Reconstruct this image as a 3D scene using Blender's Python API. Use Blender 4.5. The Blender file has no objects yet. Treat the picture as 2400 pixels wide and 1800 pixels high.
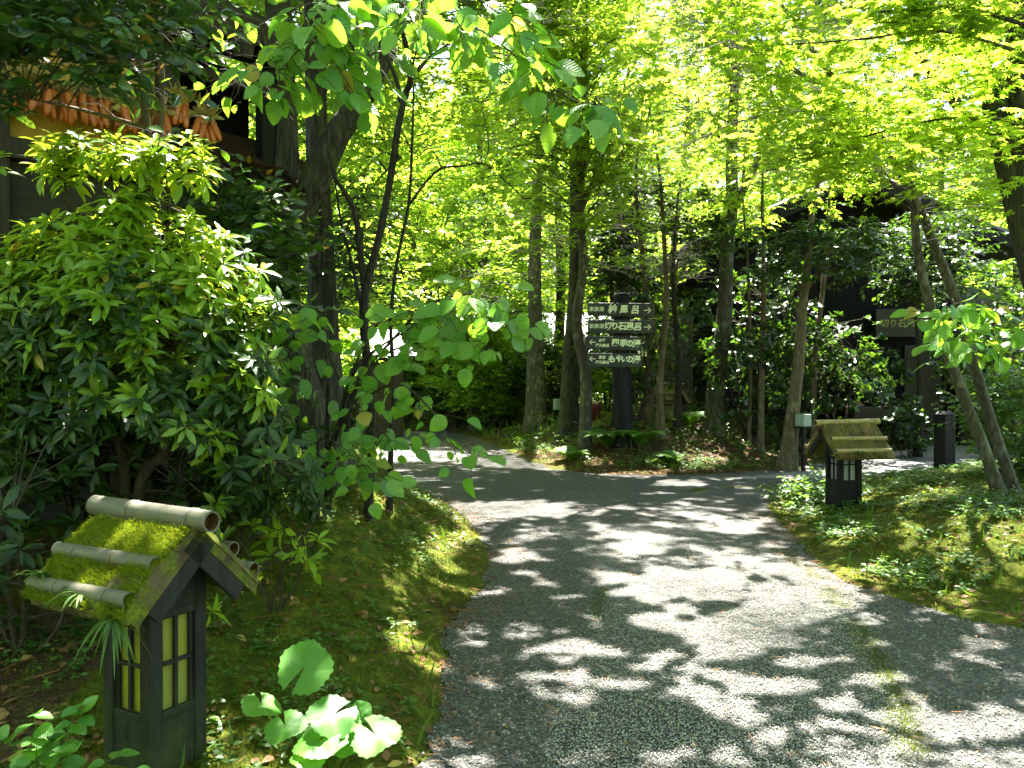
import bpy, math, random
import numpy as np
from mathutils import Vector, Matrix

# ------------------------------------------------------------------ camera, sky, sun, exposure
SC = bpy.context.scene
COL = SC.collection
F = 1884.0            # focal length in pixels of the 2400 px wide photograph
EYE = 1.5             # eye height
HOR = 890.0           # horizon row
cd = bpy.data.cameras.new('camera'); cam = bpy.data.objects.new('camera', cd); COL.objects.link(cam)
cd.sensor_width = 17.3; cd.lens = 17.3 * F / 2400.0
cd.clip_start = 0.05; cd.clip_end = 400
cam.location = (0, 0, EYE)
cam.rotation_euler = (math.radians(90) - math.atan(10 / F), 0, 0)
cd.dof.use_dof = True; cd.dof.focus_distance = 8.0; cd.dof.aperture_fstop = 5.0
SC.camera = cam

SUN = np.array([0.04, 0.41, 0.90]); SUN /= np.linalg.norm(SUN)      # direction towards the sun
elev = math.asin(SUN[2]); azim = math.atan2(SUN[0], SUN[1])
w = bpy.data.worlds.new('World'); SC.world = w; w.use_nodes = True
wn = w.node_tree.nodes; wl = w.node_tree.links
sky = wn.new('ShaderNodeTexSky'); sky.sky_type = 'NISHITA'; sky.sun_disc = False
sky.sun_elevation = elev; sky.sun_rotation = azim
sky.air_density = 1.0; sky.dust_density = 2.0; sky.ozone_density = 1.0
wl.new(sky.outputs[0], wn['Background'].inputs[0]); wn['Background'].inputs[1].default_value = 0.05
sd = bpy.data.lights.new('sun', 'SUN'); sd.energy = 5.0; sd.angle = math.radians(0.6); sd.color = (1.0, 0.95, 0.87)
so = bpy.data.objects.new('sun', sd); COL.objects.link(so); so.location = (4, 10, 20)
so.rotation_euler = Vector((-SUN[0], -SUN[1], -SUN[2])).to_track_quat('-Z', 'Y').to_euler()
SC.view_settings.view_transform = 'Standard'; SC.view_settings.look = 'None'
SC.view_settings.gamma = 1.0; SC.view_settings.exposure = 4.0
cy = SC.cycles
cy.max_bounces = 8; cy.diffuse_bounces = 3; cy.glossy_bounces = 2; cy.transmission_bounces = 4
cy.transparent_max_bounces = 4; cy.use_denoising = True; cy.sample_clamp_indirect = 6.0
cy.caustics_reflective = False; cy.caustics_refractive = False

# ------------------------------------------------------------------ helpers
def W(px, py, d):
    return np.array([(px - 1200.0) / F * d, d, EYE + (HOR - py) / F * d])

def nrm(a):
    return a / np.maximum(np.linalg.norm(a, axis=-1, keepdims=True), 1e-9)

class MB:
    """collects vertices and faces and links them as one mesh object"""
    def __init__(self):
        self.V = []; self.L = []; self.S = []; self.M = []; self.U = []; self.SM = []; self.n = 0
    def add(self, V, faces, mat=0, uv=None, smooth=True):
        V = np.asarray(V, float).reshape(-1, 3)
        if uv is None: uv = np.zeros((len(V), 2))
        uv = np.asarray(uv, float)
        if isinstance(faces, np.ndarray): faces = [faces]
        for f in faces:
            f = np.asarray(f, dtype=np.int64)
            if f.ndim == 1: f = f[None]
            if f.size == 0: continue
            self.L.append((f + self.n).ravel()); self.S.append(np.full(len(f), f.shape[1]))
            self.M.append(np.full(len(f), mat)); self.U.append(uv[f.ravel()])
            self.SM.append(np.full(len(f), smooth))
        self.V.append(V); self.n += len(V)
    def build(self, name, mats, parent=None, loc=None):
        me = bpy.data.meshes.new(name)
        V = np.concatenate(self.V); L = np.concatenate(self.L); S = np.concatenate(self.S)
        if loc is not None: V = V - np.asarray(loc)
        me.vertices.add(len(V)); me.vertices.foreach_set('co', V.astype(np.float32).ravel())
        me.loops.add(len(L)); me.loops.foreach_set('vertex_index', L.astype(np.int32))
        me.polygons.add(len(S))
        st = np.concatenate([[0], np.cumsum(S)[:-1]])
        me.polygons.foreach_set('loop_start', st.astype(np.int32))
        me.polygons.foreach_set('material_index', np.concatenate(self.M).astype(np.int32))
        me.polygons.foreach_set('use_smooth', np.concatenate(self.SM).astype(bool))
        uvl = me.uv_layers.new(name='UVMap')
        uvl.data.foreach_set('uv', np.concatenate(self.U).astype(np.float32).ravel())
        if not isinstance(mats, (list, tuple)): mats = [mats]
        for m in mats: me.materials.append(m)
        me.update(calc_edges=True)
        o = bpy.data.objects.new(name, me); COL.objects.link(o)
        if parent is not None: o.parent = parent
        elif loc is not None: o.location = loc
        return o
    # ---- shapes
    def box(self, c, s, R=None, mat=0, taper=1.0, bev=0.0):
        hx, hy, hz = s[0] / 2, s[1] / 2, s[2] / 2
        if bev <= 0:
            v = np.array([[x * hx * (taper if z > 0 else 1), y * hy * (taper if z > 0 else 1), z * hz]
                          for z in (-1, 1) for x, y in ((-1, -1), (1, -1), (1, 1), (-1, 1))])
            f = np.array([[3, 2, 1, 0], [4, 5, 6, 7], [0, 1, 5, 4], [1, 2, 6, 5], [2, 3, 7, 6], [3, 0, 4, 7]])
            if R is not None: v = v @ np.asarray(R).T
            self.add(v + np.asarray(c), f, mat, smooth=False)
        else:
            b = min(bev, hx * .9, hy * .9, hz * .9)
            def ring(ix, iy, z, t):
                p = []
                for sx, sy in ((-1, -1), (1, -1), (1, 1), (-1, 1)):
                    a = (sx * ix, sy * (iy - b)); d = (sx * (ix - b), sy * iy)
                    if sx * sy > 0: p += [(a[0] * t, a[1] * t, z), (d[0] * t, d[1] * t, z)]
                    else: p += [(d[0] * t, d[1] * t, z), (a[0] * t, a[1] * t, z)]
                return p
            r0 = ring(hx - b, hy - b, -hz, 1); r1 = ring(hx, hy, -hz + b, 1)
            r2 = ring(hx, hy, hz - b, taper); r3 = ring(hx - b, hy - b, hz, taper)
            v = np.array(r0 + r1 + r2 + r3)
            f = []
            for k in range(3):
                for i in range(8):
                    j = (i + 1) % 8
                    f.append([k * 8 + i, k * 8 + j, k * 8 + 8 + j, k * 8 + 8 + i])
            if R is not None: v = v @ np.asarray(R).T
            self.add(v + np.asarray(c), [np.array(f), np.arange(7, -1, -1)[None], np.arange(24, 32)[None]], mat, smooth=False)
    def tubes(self, P, R, sides=5, mat=0, rough=0.0, rng=None, cap=False):
        P = np.asarray(P, float); R = np.asarray(R, float)
        if P.ndim == 2: P = P[None]; R = R[None]
        M, K, _ = P.shape
        T = nrm(np.gradient(P, axis=1))
        vert = np.abs(T[:, :, 2]).mean(1) > 0.7
        ref = np.where(vert[:, None], np.array([1.0, 0.02, 0.0]), np.array([0.05, 0.03, 1.0]))[:, None, :]
        U = nrm(np.cross(T, ref)); B = np.cross(T, U)
        a = np.arange(sides) / sides * 2 * math.pi
        rr = np.repeat(R[:, :, None], sides, 2)
        if rough > 0:
            rng = rng or np.random.default_rng(1)
            t = np.linspace(0, 1, K)[None, :, None]
            g = np.zeros_like(rr)
            for k in range(14):
                fa = rng.integers(2, max(4, sides // 3)); ft = rng.uniform(1, K / 5); amp = 1.0 / math.sqrt(fa)
                g += amp * np.sin(a[None, None, :] * fa + rng.uniform(0, 6.28) + 1.7 * np.sin(t * ft + rng.uniform(0, 6.28)))
            rr = rr * (1 + rough * g)
        ring = P[:, :, None, :] + rr[..., None] * (np.cos(a)[None, None, :, None] * U[:, :, None, :] + np.sin(a)[None, None, :, None] * B[:, :, None, :])
        i = np.arange(K - 1)[:, None] * sides; j = np.arange(sides)[None, :]; j2 = (j + 1) % sides
        q = np.stack([i + j, i + j2, i + sides + j2, i + sides + j], -1).reshape(-1, 4)
        f = (q[None] + (np.arange(M) * K * sides)[:, None, None]).reshape(-1, 4)
        uv = np.stack(np.broadcast_arrays((np.arange(sides) / sides)[None, None, :], np.linspace(0, 1, K)[None, :, None]), -1)
        uv = np.broadcast_to(uv, (M, K, sides, 2)).reshape(-1, 2)
        fs = [f]
        if cap:
            fs += [np.arange(sides)[::-1][None], (np.arange(sides) + (K - 1) * sides)[None]]
        self.add(ring.reshape(-1, 3), fs, mat, uv)
    def leaves(self, T, O, X, N, S, mat=0):
        tv, tf, tuv = T
        O = np.asarray(O, float); n = len(tv); K = len(O)
        if K == 0: return
        X = nrm(np.asarray(X, float)); N = np.asarray(N, float)
        N = nrm(N - (N * X).sum(-1, keepdims=True) * X); Y = np.cross(N, X)
        S = np.broadcast_to(np.asarray(S, float), (K,))
        v = tv[None, :, 0:1] * X[:, None] + tv[None, :, 1:2] * Y[:, None] + tv[None, :, 2:3] * N[:, None]
        v = O[:, None] + v * S[:, None, None]
        fs = [(f[None] + (np.arange(K) * n)[:, None, None]).reshape(-1, f.shape[1]) for f in tf]
        self.add(v.reshape(-1, 3), fs, mat, np.tile(tuv, (K, 1)))

def spl(pts, n):
    """catmull-rom through pts (any columns), resampled to n rows"""
    p = np.asarray(pts, float)
    if len(p) == 2: return p[0] + (p[1] - p[0]) * np.linspace(0, 1, n)[:, None]
    q = np.vstack([2 * p[0] - p[1], p, 2 * p[-1] - p[-2]])
    t = np.linspace(0, len(p) - 1 - 1e-6, n); k = t.astype(int); u = (t - k)[:, None]
    a, b, c, d = q[k], q[k + 1], q[k + 2], q[k + 3]
    return .5 * ((2 * b) + (c - a) * u + (2 * a - 5 * b + 4 * c - d) * u ** 2 + (3 * b - a - 3 * c + d) * u ** 3)

def rotz(a):
    c, s = math.cos(a), math.sin(a)
    return np.array([[c, -s, 0], [s, c, 0], [0, 0, 1.0]])

def tag(o, label=None, cat=None, group=None, kind=None):
    if label: o['label'] = label
    if cat: o['category'] = cat
    if group: o['group'] = group
    if kind: o['kind'] = kind
    return o

def empty(name, loc, label=None, cat=None, group=None, rz=0.0):
    o = bpy.data.objects.new(name, None); COL.objects.link(o); o.location = [float(x) for x in loc]
    o.rotation_euler = (0, 0, rz); o.empty_display_size = .1
    return tag(o, label, cat, group)

def copy_tree(o, parent=None):
    c = o.copy(); COL.objects.link(c)
    if parent is not None: c.parent = parent
    for ch in list(o.children): copy_tree(ch, c)
    return c

# ------------------------------------------------------------------ materials
class N:
    def __init__(self, name):
        self.m = bpy.data.materials.new(name); self.m.use_nodes = True
        self.t = self.m.node_tree; self.n = self.t.nodes; self.n.clear()
        self.out = self.n.new('ShaderNodeOutputMaterial')
    def new(self, typ, **kw):
        x = self.n.new('ShaderNode' + typ)
        for k, v in kw.items():
            if k in x.inputs.keys() if isinstance(k, str) else False: self.set(x.inputs[k], v)
            else: setattr(x, k, v)
        return x
    def set(self, sock, v):
        if isinstance(v, bpy.types.NodeSocket): self.t.links.new(v, sock)
        else: sock.default_value = v
    def link(self, a, b): self.t.links.new(a, b)
    def coord(self, scale=(1, 1, 1), kind='Object'):
        tc = self.n.new('ShaderNodeTexCoord'); mp = self.n.new('ShaderNodeMapping')
        mp.inputs['Scale'].default_value = scale; self.link(tc.outputs[kind], mp.inputs[0]); return mp.outputs[0]
    def noise(self, vec, scale, detail=4, rough=.55):
        x = self.n.new('ShaderNodeTexNoise'); x.inputs['Scale'].default_value = scale
        x.inputs['Detail'].default_value = detail; x.inputs['Roughness'].default_value = rough
        self.link(vec, x.inputs['Vector']); return x.outputs[0]
    def voro(self, vec, scale, feature='F1', out='Distance', rnd=1.0):
        x = self.n.new('ShaderNodeTexVoronoi'); x.feature = feature; x.inputs['Scale'].default_value = scale
        x.inputs['Randomness'].default_value = rnd
        self.link(vec, x.inputs['Vector']); return x.outputs[out]
    def ramp(self, fac, stops, interp='LINEAR'):
        x = self.n.new('ShaderNodeValToRGB'); x.color_ramp.interpolation = interp
        e = x.color_ramp.elements
        while len(e) < len(stops): e.new(.5)
        for k, (p, c) in enumerate(stops):
            e[k].position = p; e[k].color = (c[0], c[1], c[2], 1) if not np.isscalar(c) else (c, c, c, 1)
        self.link(fac, x.inputs[0]); return x.outputs[0]
    def mix(self, fac, a, b, mode='MIX'):
        x = self.n.new('ShaderNodeMix'); x.data_type = 'RGBA'; x.blend_type = mode
        self.set(x.inputs[0], fac)
        for s, v in ((x.inputs[6], a), (x.inputs[7], b)):
            self.set(s, v if isinstance(v, bpy.types.NodeSocket) else (v[0], v[1], v[2], 1))
        return x.outputs[2]
    def math(self, op, a, b=0.0, c=0.0):
        x = self.n.new('ShaderNodeMath'); x.operation = op
        for s, v in zip(x.inputs, (a, b, c)): self.set(s, v)
        return x.outputs[0]
    def bump(self, h, strength=.5, dist=.01, normal=None):
        x = self.n.new('ShaderNodeBump'); x.inputs['Strength'].default_value = strength; x.inputs['Distance'].default_value = dist
        self.link(h, x.inputs['Height'])
        if normal is not None: self.link(normal, x.inputs['Normal'])
        return x.outputs[0]
    def prin(self, col, rough=.6, spec=.5, normal=None, **kw):
        p = self.n.new('ShaderNodeBsdfPrincipled')
        self.set(p.inputs['Base Color'], col if isinstance(col, bpy.types.NodeSocket) else (col[0], col[1], col[2], 1))
        self.set(p.inputs['Roughness'], rough); self.set(p.inputs['Specular IOR Level'], spec)
        if normal is not None: self.link(normal, p.inputs['Normal'])
        for k, v in kw.items(): self.set(p.inputs[k], v)
        return p.outputs[0]
    def done(self, shader):
        self.link(shader, self.out.inputs[0]); return self.m

def leaf_mat(name, c1, c2, t1, t2, trans=.45, rough=.4, spec=.45, vein=0.0, odd=None, nv=9.0):
    n = N(name)
    geo = n.new('NewGeometry'); r = geo.outputs['Random Per Island']
    stops = [(0, c1), (1, c2)] if odd is None else [(0, c1), (.97, c2), (.985, odd), (1, odd)]
    col = n.ramp(r, stops)
    tcol = n.mix(r, t1, t2) if odd is None else n.ramp(r, [(0, t1), (.97, t2), (.985, [min(1, x * 2) for x in odd]), (1, [min(1, x * 2) for x in odd])])
    nor = None
    if vein > 0:
        uv = n.new('UVMap'); sp = n.new('SeparateXYZ'); n.link(uv.outputs[0], sp.inputs[0])
        av = n.math('ABSOLUTE', sp.outputs[1])
        ph = n.math('SUBTRACT', n.math('MULTIPLY', sp.outputs[0], nv), n.math('MULTIPLY', av, nv * .75))
        s = n.math('ABSOLUTE', n.math('SINE', n.math('MULTIPLY', ph, math.pi)))
        line = n.math('LESS_THAN', s, .16)
        mid = n.math('LESS_THAN', av, .014)
        ln = n.math('MAXIMUM', line, mid)
        col = n.mix(n.math('MULTIPLY', ln, .35 * vein), col, [min(1, x * 2.0) for x in c2])
        tcol = n.mix(n.math('MULTIPLY', ln, .45 * vein), tcol, [x * .45 for x in t1])
        nor = n.bump(n.math('SUBTRACT', s, n.math('MULTIPLY', mid, .5)), .5 * vein, .004)
    p = n.prin(col, rough, spec, nor)
    tr = n.new('BsdfTranslucent'); n.set(tr.inputs[0], tcol)
    if nor is not None: n.link(nor, tr.inputs[1])
    mx = n.new('MixShader'); mx.inputs[0].default_value = trans
    n.link(p, mx.inputs[1]); n.link(tr.outputs[0], mx.inputs[2])
    return n.done(mx.outputs[0])

def bark_mat(name, dark, light, sz=(16, 16, 2.6), bump=.9, moss=0.0, lichen=0.0):
    n = N(name)
    v = n.coord(sz); nz = n.noise(v, 1.6, 6, .65)
    vor = n.voro(v, 1.0, 'DISTANCE_TO_EDGE')
    h = n.math('ADD', n.math('MULTIPLY', n.math('MINIMUM', vor, .35), 1.6), n.math('MULTIPLY', nz, .9))
    col = n.ramp(h, [(.25, dark), (.95, light)])
    fine = n.noise(n.coord((1, 1, 1)), 5, 4)
    if moss > 0:
        col = n.mix(n.math('MULTIPLY', n.ramp(fine, [(.5, 0.0), (.68, 1.0)]), moss), col, (.06, .085, .02))
    if lichen > 0:
        f2 = n.noise(n.coord((1, 1, .6)), 9, 3)
        col = n.mix(n.math('MULTIPLY', n.ramp(f2, [(.55, 0.0), (.62, 1.0)]), lichen), col, (.3, .3, .26))
    return n.done(n.prin(col, .85, .25, n.bump(h, bump, .02)))

def wood_mat(name, c1, c2, sz=(3, 30, 30), rough=.7, bump=.25, moss=0.0, spec=.3):
    n = N(name)
    g = n.noise(n.coord(sz), 1.5, 5, .6)
    col = n.ramp(g, [(.3, c1), (.7, c2)])
    if moss > 0:
        f = n.noise(n.coord(), 6, 5, .7)
        tc = n.new('TexCoord'); sp = n.new('SeparateXYZ'); n.link(tc.outputs['Object'], sp.inputs[0])
        low = n.ramp(sp.outputs[2], [(.0, 1.0), (.42, 0.0)])
        col = n.mix(n.math('MULTIPLY', n.math('MULTIPLY', n.ramp(f, [(.35, 0.0), (.6, 1.0)]), low), moss), col, (.06, .08, .02))
    return n.done(n.prin(col, rough, spec, n.bump(g, bump, .004)))

M = {}
M['maple'] = leaf_mat('maple_leaf', (.07, .15, .012), (.12, .21, .02), (.46, .74, .03), (.70, .86, .07), .52, .45, .35)
M['broad'] = leaf_mat('broad_leaf', (.06, .14, .012), (.11, .20, .02), (.40, .68, .03), (.62, .82, .06), .52, .42, .4)
M['oakleaf'] = leaf_mat('oak_leaf', (.05, .12, .012), (.10, .18, .018), (.28, .52, .02), (.45, .66, .04), .33, .42, .4)
M['bigleaf'] = leaf_mat('viburnum_leaf', (.06, .17, .03), (.10, .22, .03), (.22, .52, .03), (.45, .72, .04), .42, .36, .5, vein=.6, odd=(.24, .2, .03))
M['rhodo'] = leaf_mat('rhododendron_leaf', (.08, .17, .012), (.17, .27, .02), (.42, .64, .02), (.64, .78, .05), .42, .33, .5, vein=.25, nv=1.0, odd=(.30, .22, .03))
M['rhodark'] = leaf_mat('shade_dark_rhododendron_leaf', (0.0112, 0.0315, 0.007), (0.028, 0.063, 0.0098), (0.048, 0.12, 0.009), (0.108, 0.204, 0.012), .25, .4, .35, vein=.2, nv=1.0)  # darker copy of the rhododendron leaf, shade put into its colour
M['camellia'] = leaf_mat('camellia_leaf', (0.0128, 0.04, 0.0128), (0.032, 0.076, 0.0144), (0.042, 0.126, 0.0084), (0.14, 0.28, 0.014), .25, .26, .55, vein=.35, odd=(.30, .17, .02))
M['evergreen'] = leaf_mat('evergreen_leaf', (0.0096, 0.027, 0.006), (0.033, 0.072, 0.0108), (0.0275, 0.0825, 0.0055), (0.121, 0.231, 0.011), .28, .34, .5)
M['cover'] = leaf_mat('groundcover_leaf', (0.0372, 0.093, 0.0124), (0.0744, 0.155, 0.0248), (0.12, 0.27, 0.018), (0.24, 0.372, 0.03), .35, .45, .4)
M['round'] = leaf_mat('round_leaf', (.045, .14, .016), (.07, .19, .02), (.2, .5, .02), (.32, .62, .03), .36, .5, .35, vein=.3, nv=3)
M['paleleaf'] = leaf_mat('pale_leaf', (.16, .32, .06), (.30, .45, .18), (.4, .6, .1), (.5, .7, .2), .35, .4, .4, vein=.4, nv=2)
M['fern'] = leaf_mat('fern_leaf', (0.045, 0.12, 0.015), (0.0825, 0.18, 0.01875), (0.1875, 0.375, 0.015), (0.3, 0.4875, 0.0225), .4, .5, .3)
M['grass'] = leaf_mat('grass_blade', (0.03, 0.072, 0.009), (0.072, 0.132, 0.018), (0.12, 0.24, 0.012), (0.21, 0.33, 0.024), .35, .5, .3)
M['mossblade'] = leaf_mat('moss_blade', (0.0306, 0.051, 0.00408), (0.102, 0.1156, 0.00816), (0.112, 0.168, 0.007), (0.238, 0.28, 0.014), .35, .7, .1)
M['litter'] = leaf_mat('dead_leaf', (.09, .045, .02), (.24, .13, .06), (.2, .1, .03), (.3, .18, .05), .2, .6, .2, odd=(.34, .24, .06))
M['needle'] = leaf_mat('dead_needle', (.12, .05, .02), (.22, .11, .045), (.1, .05, .02), (.2, .1, .03), .1, .7, .1)
M['twig'] = bark_mat('twig_bark', (.02, .016, .012), (.06, .05, .038), (30, 30, 30), .3)
M['oakbark'] = bark_mat('oak_bark', (.006, .005, .004), (.055, .048, .038), (26, 26, 3.0), 1.0, moss=.5, lichen=.06)
M['blackbark'] = bark_mat('black_bark', (.008, .007, .006), (.034, .028, .024), (30, 30, 8), .5)
M['greybark'] = bark_mat('grey_bark', (0.0245, 0.021, 0.0154), (0.112, 0.0945, 0.07), (26, 26, 3), .9, moss=.5, lichen=.3)
M['maplebark'] = bark_mat('maple_bark', (.022, .02, .015), (.095, .084, .062), (18, 18, 5), .5, moss=.4, lichen=.22)
M['brownbark'] = bark_mat('brown_bark', (0.049, 0.0364, 0.021), (0.119, 0.0875, 0.0525), (20, 20, 4), .5, moss=.3, lichen=.2)
M['stem'] = bark_mat('dark_stem_bark', (.018, .013, .008), (.06, .043, .028), (24, 24, 6), .5, moss=.3)
M['blackwood'] = wood_mat('black_stained_wood', (.005, .005, .005), (.014, .014, .0135), (26, 26, 2.2), .6, .3, spec=.12)
M['lanternwood'] = wood_mat('lantern_wood', (.006, .0065, .006), (.020, .021, .019), (30, 30, 2.5), .6, .3, moss=.85, spec=.2)
M['darkwood'] = wood_mat('dark_brown_wood', (.014, .011, .008), (.05, .04, .03), (26, 26, 1.8), .7, .35)
M['sidewood'] = wood_mat('weathered_siding', (.02, .018, .013), (.045, .041, .03), (1.5, 1.5, 26), .75, .35)
M['ochrewood'] = wood_mat('ochre_beam_wood', (.20, .12, .03), (.34, .22, .06), (1.5, 1.5, 24), .6, .25)
M['greywood'] = wood_mat('grey_post_wood', (.16, .14, .10), (.27, .25, .19), (24, 24, 1.4), .75, .3)
M['signwood'] = wood_mat('sign_board_wood', (.018, .018, .017), (.05, .05, .046), (1.2, 20, 30), .6, .35)

M['roofmoss'] = leaf_mat('roof_moss', (.06, .095, .006), (.19, .215, .014), (.2, .3, .01), (.42, .48, .02), .35, .7, .1)

def ground_mat():
    n = N('moss_and_litter_ground')
    v = n.coord()
    at = n.new('Attribute'); at.attribute_name = 'litter'
    big = n.noise(v, 1.3, 5, .6); mid = n.noise(v, 11, 8, .75); fine = n.noise(v, 60, 4, .7)
    moss = n.ramp(mid, [(.3, (.02, .032, .003)), (.5, (.075, .095, .007)), (.78, (.21, .22, .015))])
    dirt = n.ramp(fine, [(.3, (.018, .012, .007)), (.5, (.058, .033, .017)), (.72, (.15, .085, .045))])
    f = n.math('ADD', at.outputs['Fac'], n.math('MULTIPLY', n.math('SUBTRACT', big, .5), 1.6))
    f = n.math('ADD', f, n.math('MULTIPLY', n.math('SUBTRACT', mid, .5), .8))
    fac = n.ramp(f, [(.38, 0.0), (.62, 1.0)])
    col = n.mix(fac, moss, dirt)
    col = n.mix(.5, col, n.ramp(fine, [(.25, (.25, .25, .25)), (.75, (1.0, 1.0, 1.0))]), 'MULTIPLY')
    h = n.math('ADD', n.math('MULTIPLY', fine, .6), mid)
    return n.done(n.prin(col, .9, .12, n.bump(h, .9, .03)))

def gravel_mat(name, ramp, scale, moss, edge_dark, bump, big_amt):
    n = N(name)
    v = n.coord()
    wob = n.noise(v, scale * .7, 2)
    vv = n.new('VectorMath'); vv.operation = 'ADD'; n.link(v, vv.inputs[0])
    sc = n.new('VectorMath'); sc.operation = 'SCALE'; n.link(n.n.new('ShaderNodeTexNoise').outputs[1], sc.inputs[0])
    sc.inputs[0].links[0].from_node.inputs['Scale'].default_value = scale * .5; n.link(v, sc.inputs[0].links[0].from_node.inputs['Vector'])
    sc.inputs['Scale'].default_value = 1.3 / scale
    n.link(sc.outputs[0], vv.inputs[1]); vec = vv.outputs[0]
    cell = n.voro(vec, scale, 'F1', 'Color'); edge = n.voro(vec, scale, 'DISTANCE_TO_EDGE')
    cell2 = n.voro(vec, scale * 2.3, 'F1', 'Color'); edge2 = n.voro(vec, scale * 2.3, 'DISTANCE_TO_EDGE')
    sx = n.new('SeparateColor'); n.link(cell, sx.inputs[0]); sx2 = n.new('SeparateColor'); n.link(cell2, sx2.inputs[0])
    r = n.math('ADD', n.math('MULTIPLY', sx.outputs[0], .6), n.math('MULTIPLY', sx2.outputs[1], .4))
    col = n.ramp(r, ramp)
    gap = n.ramp(edge, [(0.0, 0.0), (.09, 1.0)])
    gap2 = n.ramp(edge2, [(0.0, .35), (.10, 1.0)])
    g = n.math('MULTIPLY', gap, gap2)
    col = n.mix(n.math('MULTIPLY', n.math('SUBTRACT', 1.0, g), edge_dark), col, (.012, .012, .011))
    big = n.noise(v, 1.1, 5, .6)
    col = n.mix(big_amt, col, n.ramp(big, [(.3, (.45, .45, .45)), (.7, (1, 1, 1))]), 'MULTIPLY')
    mz = n.noise(v, 2.6, 6, .7)
    col = n.mix(n.math('MULTIPLY', n.ramp(mz, [(.56, 0.0), (.72, 1.0)]), moss), col, (.07, .085, .015))
    br = n.noise(v, 34, 3, .6)
    col = n.mix(n.math('MULTIPLY', n.ramp(br, [(.66, 0.0), (.72, 1.0)]), .75), col, (.16, .085, .04))
    h = n.math('ADD', n.math('MULTIPLY', g, n.math('ADD', n.math('MULTIPLY', sx.outputs[1], .8), .4)), n.math('MULTIPLY', n.noise(v, scale * 5, 2), .25))
    return n.done(n.prin(col, .75, .3, n.bump(h, bump, .012)))

M['ground'] = ground_mat()
M['margin'] = gravel_mat('dark_gravel', [(.15, (.05, .051, .045)), (.5, (.125, .125, .112)), (.85, (.25, .248, .22))], 70, .35, .85, 1.0, .5)
M['slab'] = gravel_mat('exposed_stone_paving', [(.15, (.15, .15, .134)), (.5, (.23, .228, .202)), (.85, (.34, .335, .295))], 60, .2, .5, .7, .4)

def thatch_mat(name, cols, mossamt):
    n = N(name)
    v = n.coord((60, 7, 7)); g = n.noise(v, 1.0, 4, .6)
    col = n.ramp(g, [(.3, cols[0]), (.7, cols[1])])
    m = n.noise(n.coord(), 9, 5, .7)
    col = n.mix(n.math('MULTIPLY', n.ramp(m, [(.42, 0.0), (.58, 1.0)]), mossamt), col, n.ramp(n.noise(n.coord(), 70, 3), [(.3, (.035, .055, .006)), (.7, (.14, .16, .014))]))
    return n.done(n.prin(col, .9, .1, n.bump(n.math('ADD', g, m), .9, .01)))

M['thatch'] = thatch_mat('thatch', ((.05, .034, .016), (.17, .12, .055)), .6)
M['bark_shingle'] = thatch_mat('mossy_bark_shingle', ((.03, .022, .014), (.11, .08, .05)), .9)
M['eavethatch'] = thatch_mat('brown_eave_thatch', ((.018, .010, .005), (.045, .024, .012)), .0)

def bamboo_mat(name, c1, c2, spots):
    n = N(name)
    v = n.coord((3, 30, 30)); g = n.noise(v, 1.3, 4, .6)
    col = n.ramp(g, [(.3, c1), (.7, c2)])
    s = n.noise(n.coord(), 16, 5, .7)
    col = n.mix(n.math('MULTIPLY', n.ramp(s, [(.55, 0.0), (.66, 1.0)]), spots), col, (.12, .115, .05))
    return n.done(n.prin(col, .55, .22, n.bump(g, .12, .003)))
M['greybamboo'] = bamboo_mat('weathered_grey_bamboo', (.07, .067, .05), (.12, .113, .085), .75)
M['tanbamboo'] = bamboo_mat('tan_bamboo', (.24, .175, .075), (.36, .28, .13), .2)
def simple(name, col, rough=.6, spec=.4, noise=0.0, ns=8.0, bump=0.0, **kw):
    n = N(name)
    c = col
    nor = None
    if noise > 0 or bump > 0:
        z = n.noise(n.coord(), ns, 5, .65)
        c = n.mix(z, [x * (1 - noise) for x in col], [min(1, x * (1 + noise)) for x in col])
        if bump > 0: nor = n.bump(z, bump, .01)
    return n.done(n.prin(c, rough, spec, nor, **kw))
M['bamboohole'] = simple('bamboo_hole', (.07, .035, .012), .9, .1, .4, 20)
M['node'] = simple('bamboo_node_line', (.05, .035, .02), .8, .2, .3, 30)
def paper(name, c, t):
    n = N(name)
    z = n.noise(n.coord(), 14, 5, .7)
    big = n.ramp(n.noise(n.coord((1, 1, .6)), 5, 4, .6), [(.35, 0.0), (.65, 1.0)])
    spk = n.ramp(n.noise(n.coord(), 70, 2), [(.68, 0.0), (.72, 1.0)])
    cc = n.mix(z, [x * .6 for x in c], c)
    cc = n.mix(n.math('MULTIPLY', big, .3), cc, [(c[0] + c[1] + c[2]) / 3 * .75] * 3)
    cc = n.mix(n.math('MULTIPLY', spk, .6), cc, [.05, .05, .02])
    p = n.prin(cc, .4, .4); tr = n.new('BsdfTranslucent'); n.set(tr.inputs[0], (t[0], t[1], t[2], 1))
    mx = n.new('MixShader'); mx.inputs[0].default_value = .35
    n.link(p, mx.inputs[1]); n.link(tr.outputs[0], mx.inputs[2]); return n.done(mx.outputs[0])
M['yellowpane'] = paper('yellow_lantern_pane', (.36, .37, .035), (.6, .6, .05))
M['whitepane'] = paper('white_lantern_pane', (.42, .44, .43), (.7, .7, .7))
M['letter'] = simple('cream_lettering', (.74, .73, .55), .6, .3, .2, 26)
M['letteryellow'] = simple('yellow_lettering', (.22, .20, .05), .6, .3, .15, 30)
M['ochre'] = simple('ochre_plaster', (.42, .25, .06), .85, .15, .25, 5, .3)
M['cob'] = simple('dried_corn_kernels', (.45, .11, .015), .42, .5, .3, 60)
M['husk'] = leaf_mat('corn_husk', (.35, .26, .09), (.55, .45, .18), (.4, .3, .08), (.6, .5, .2), .3, .6, .2)
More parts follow.
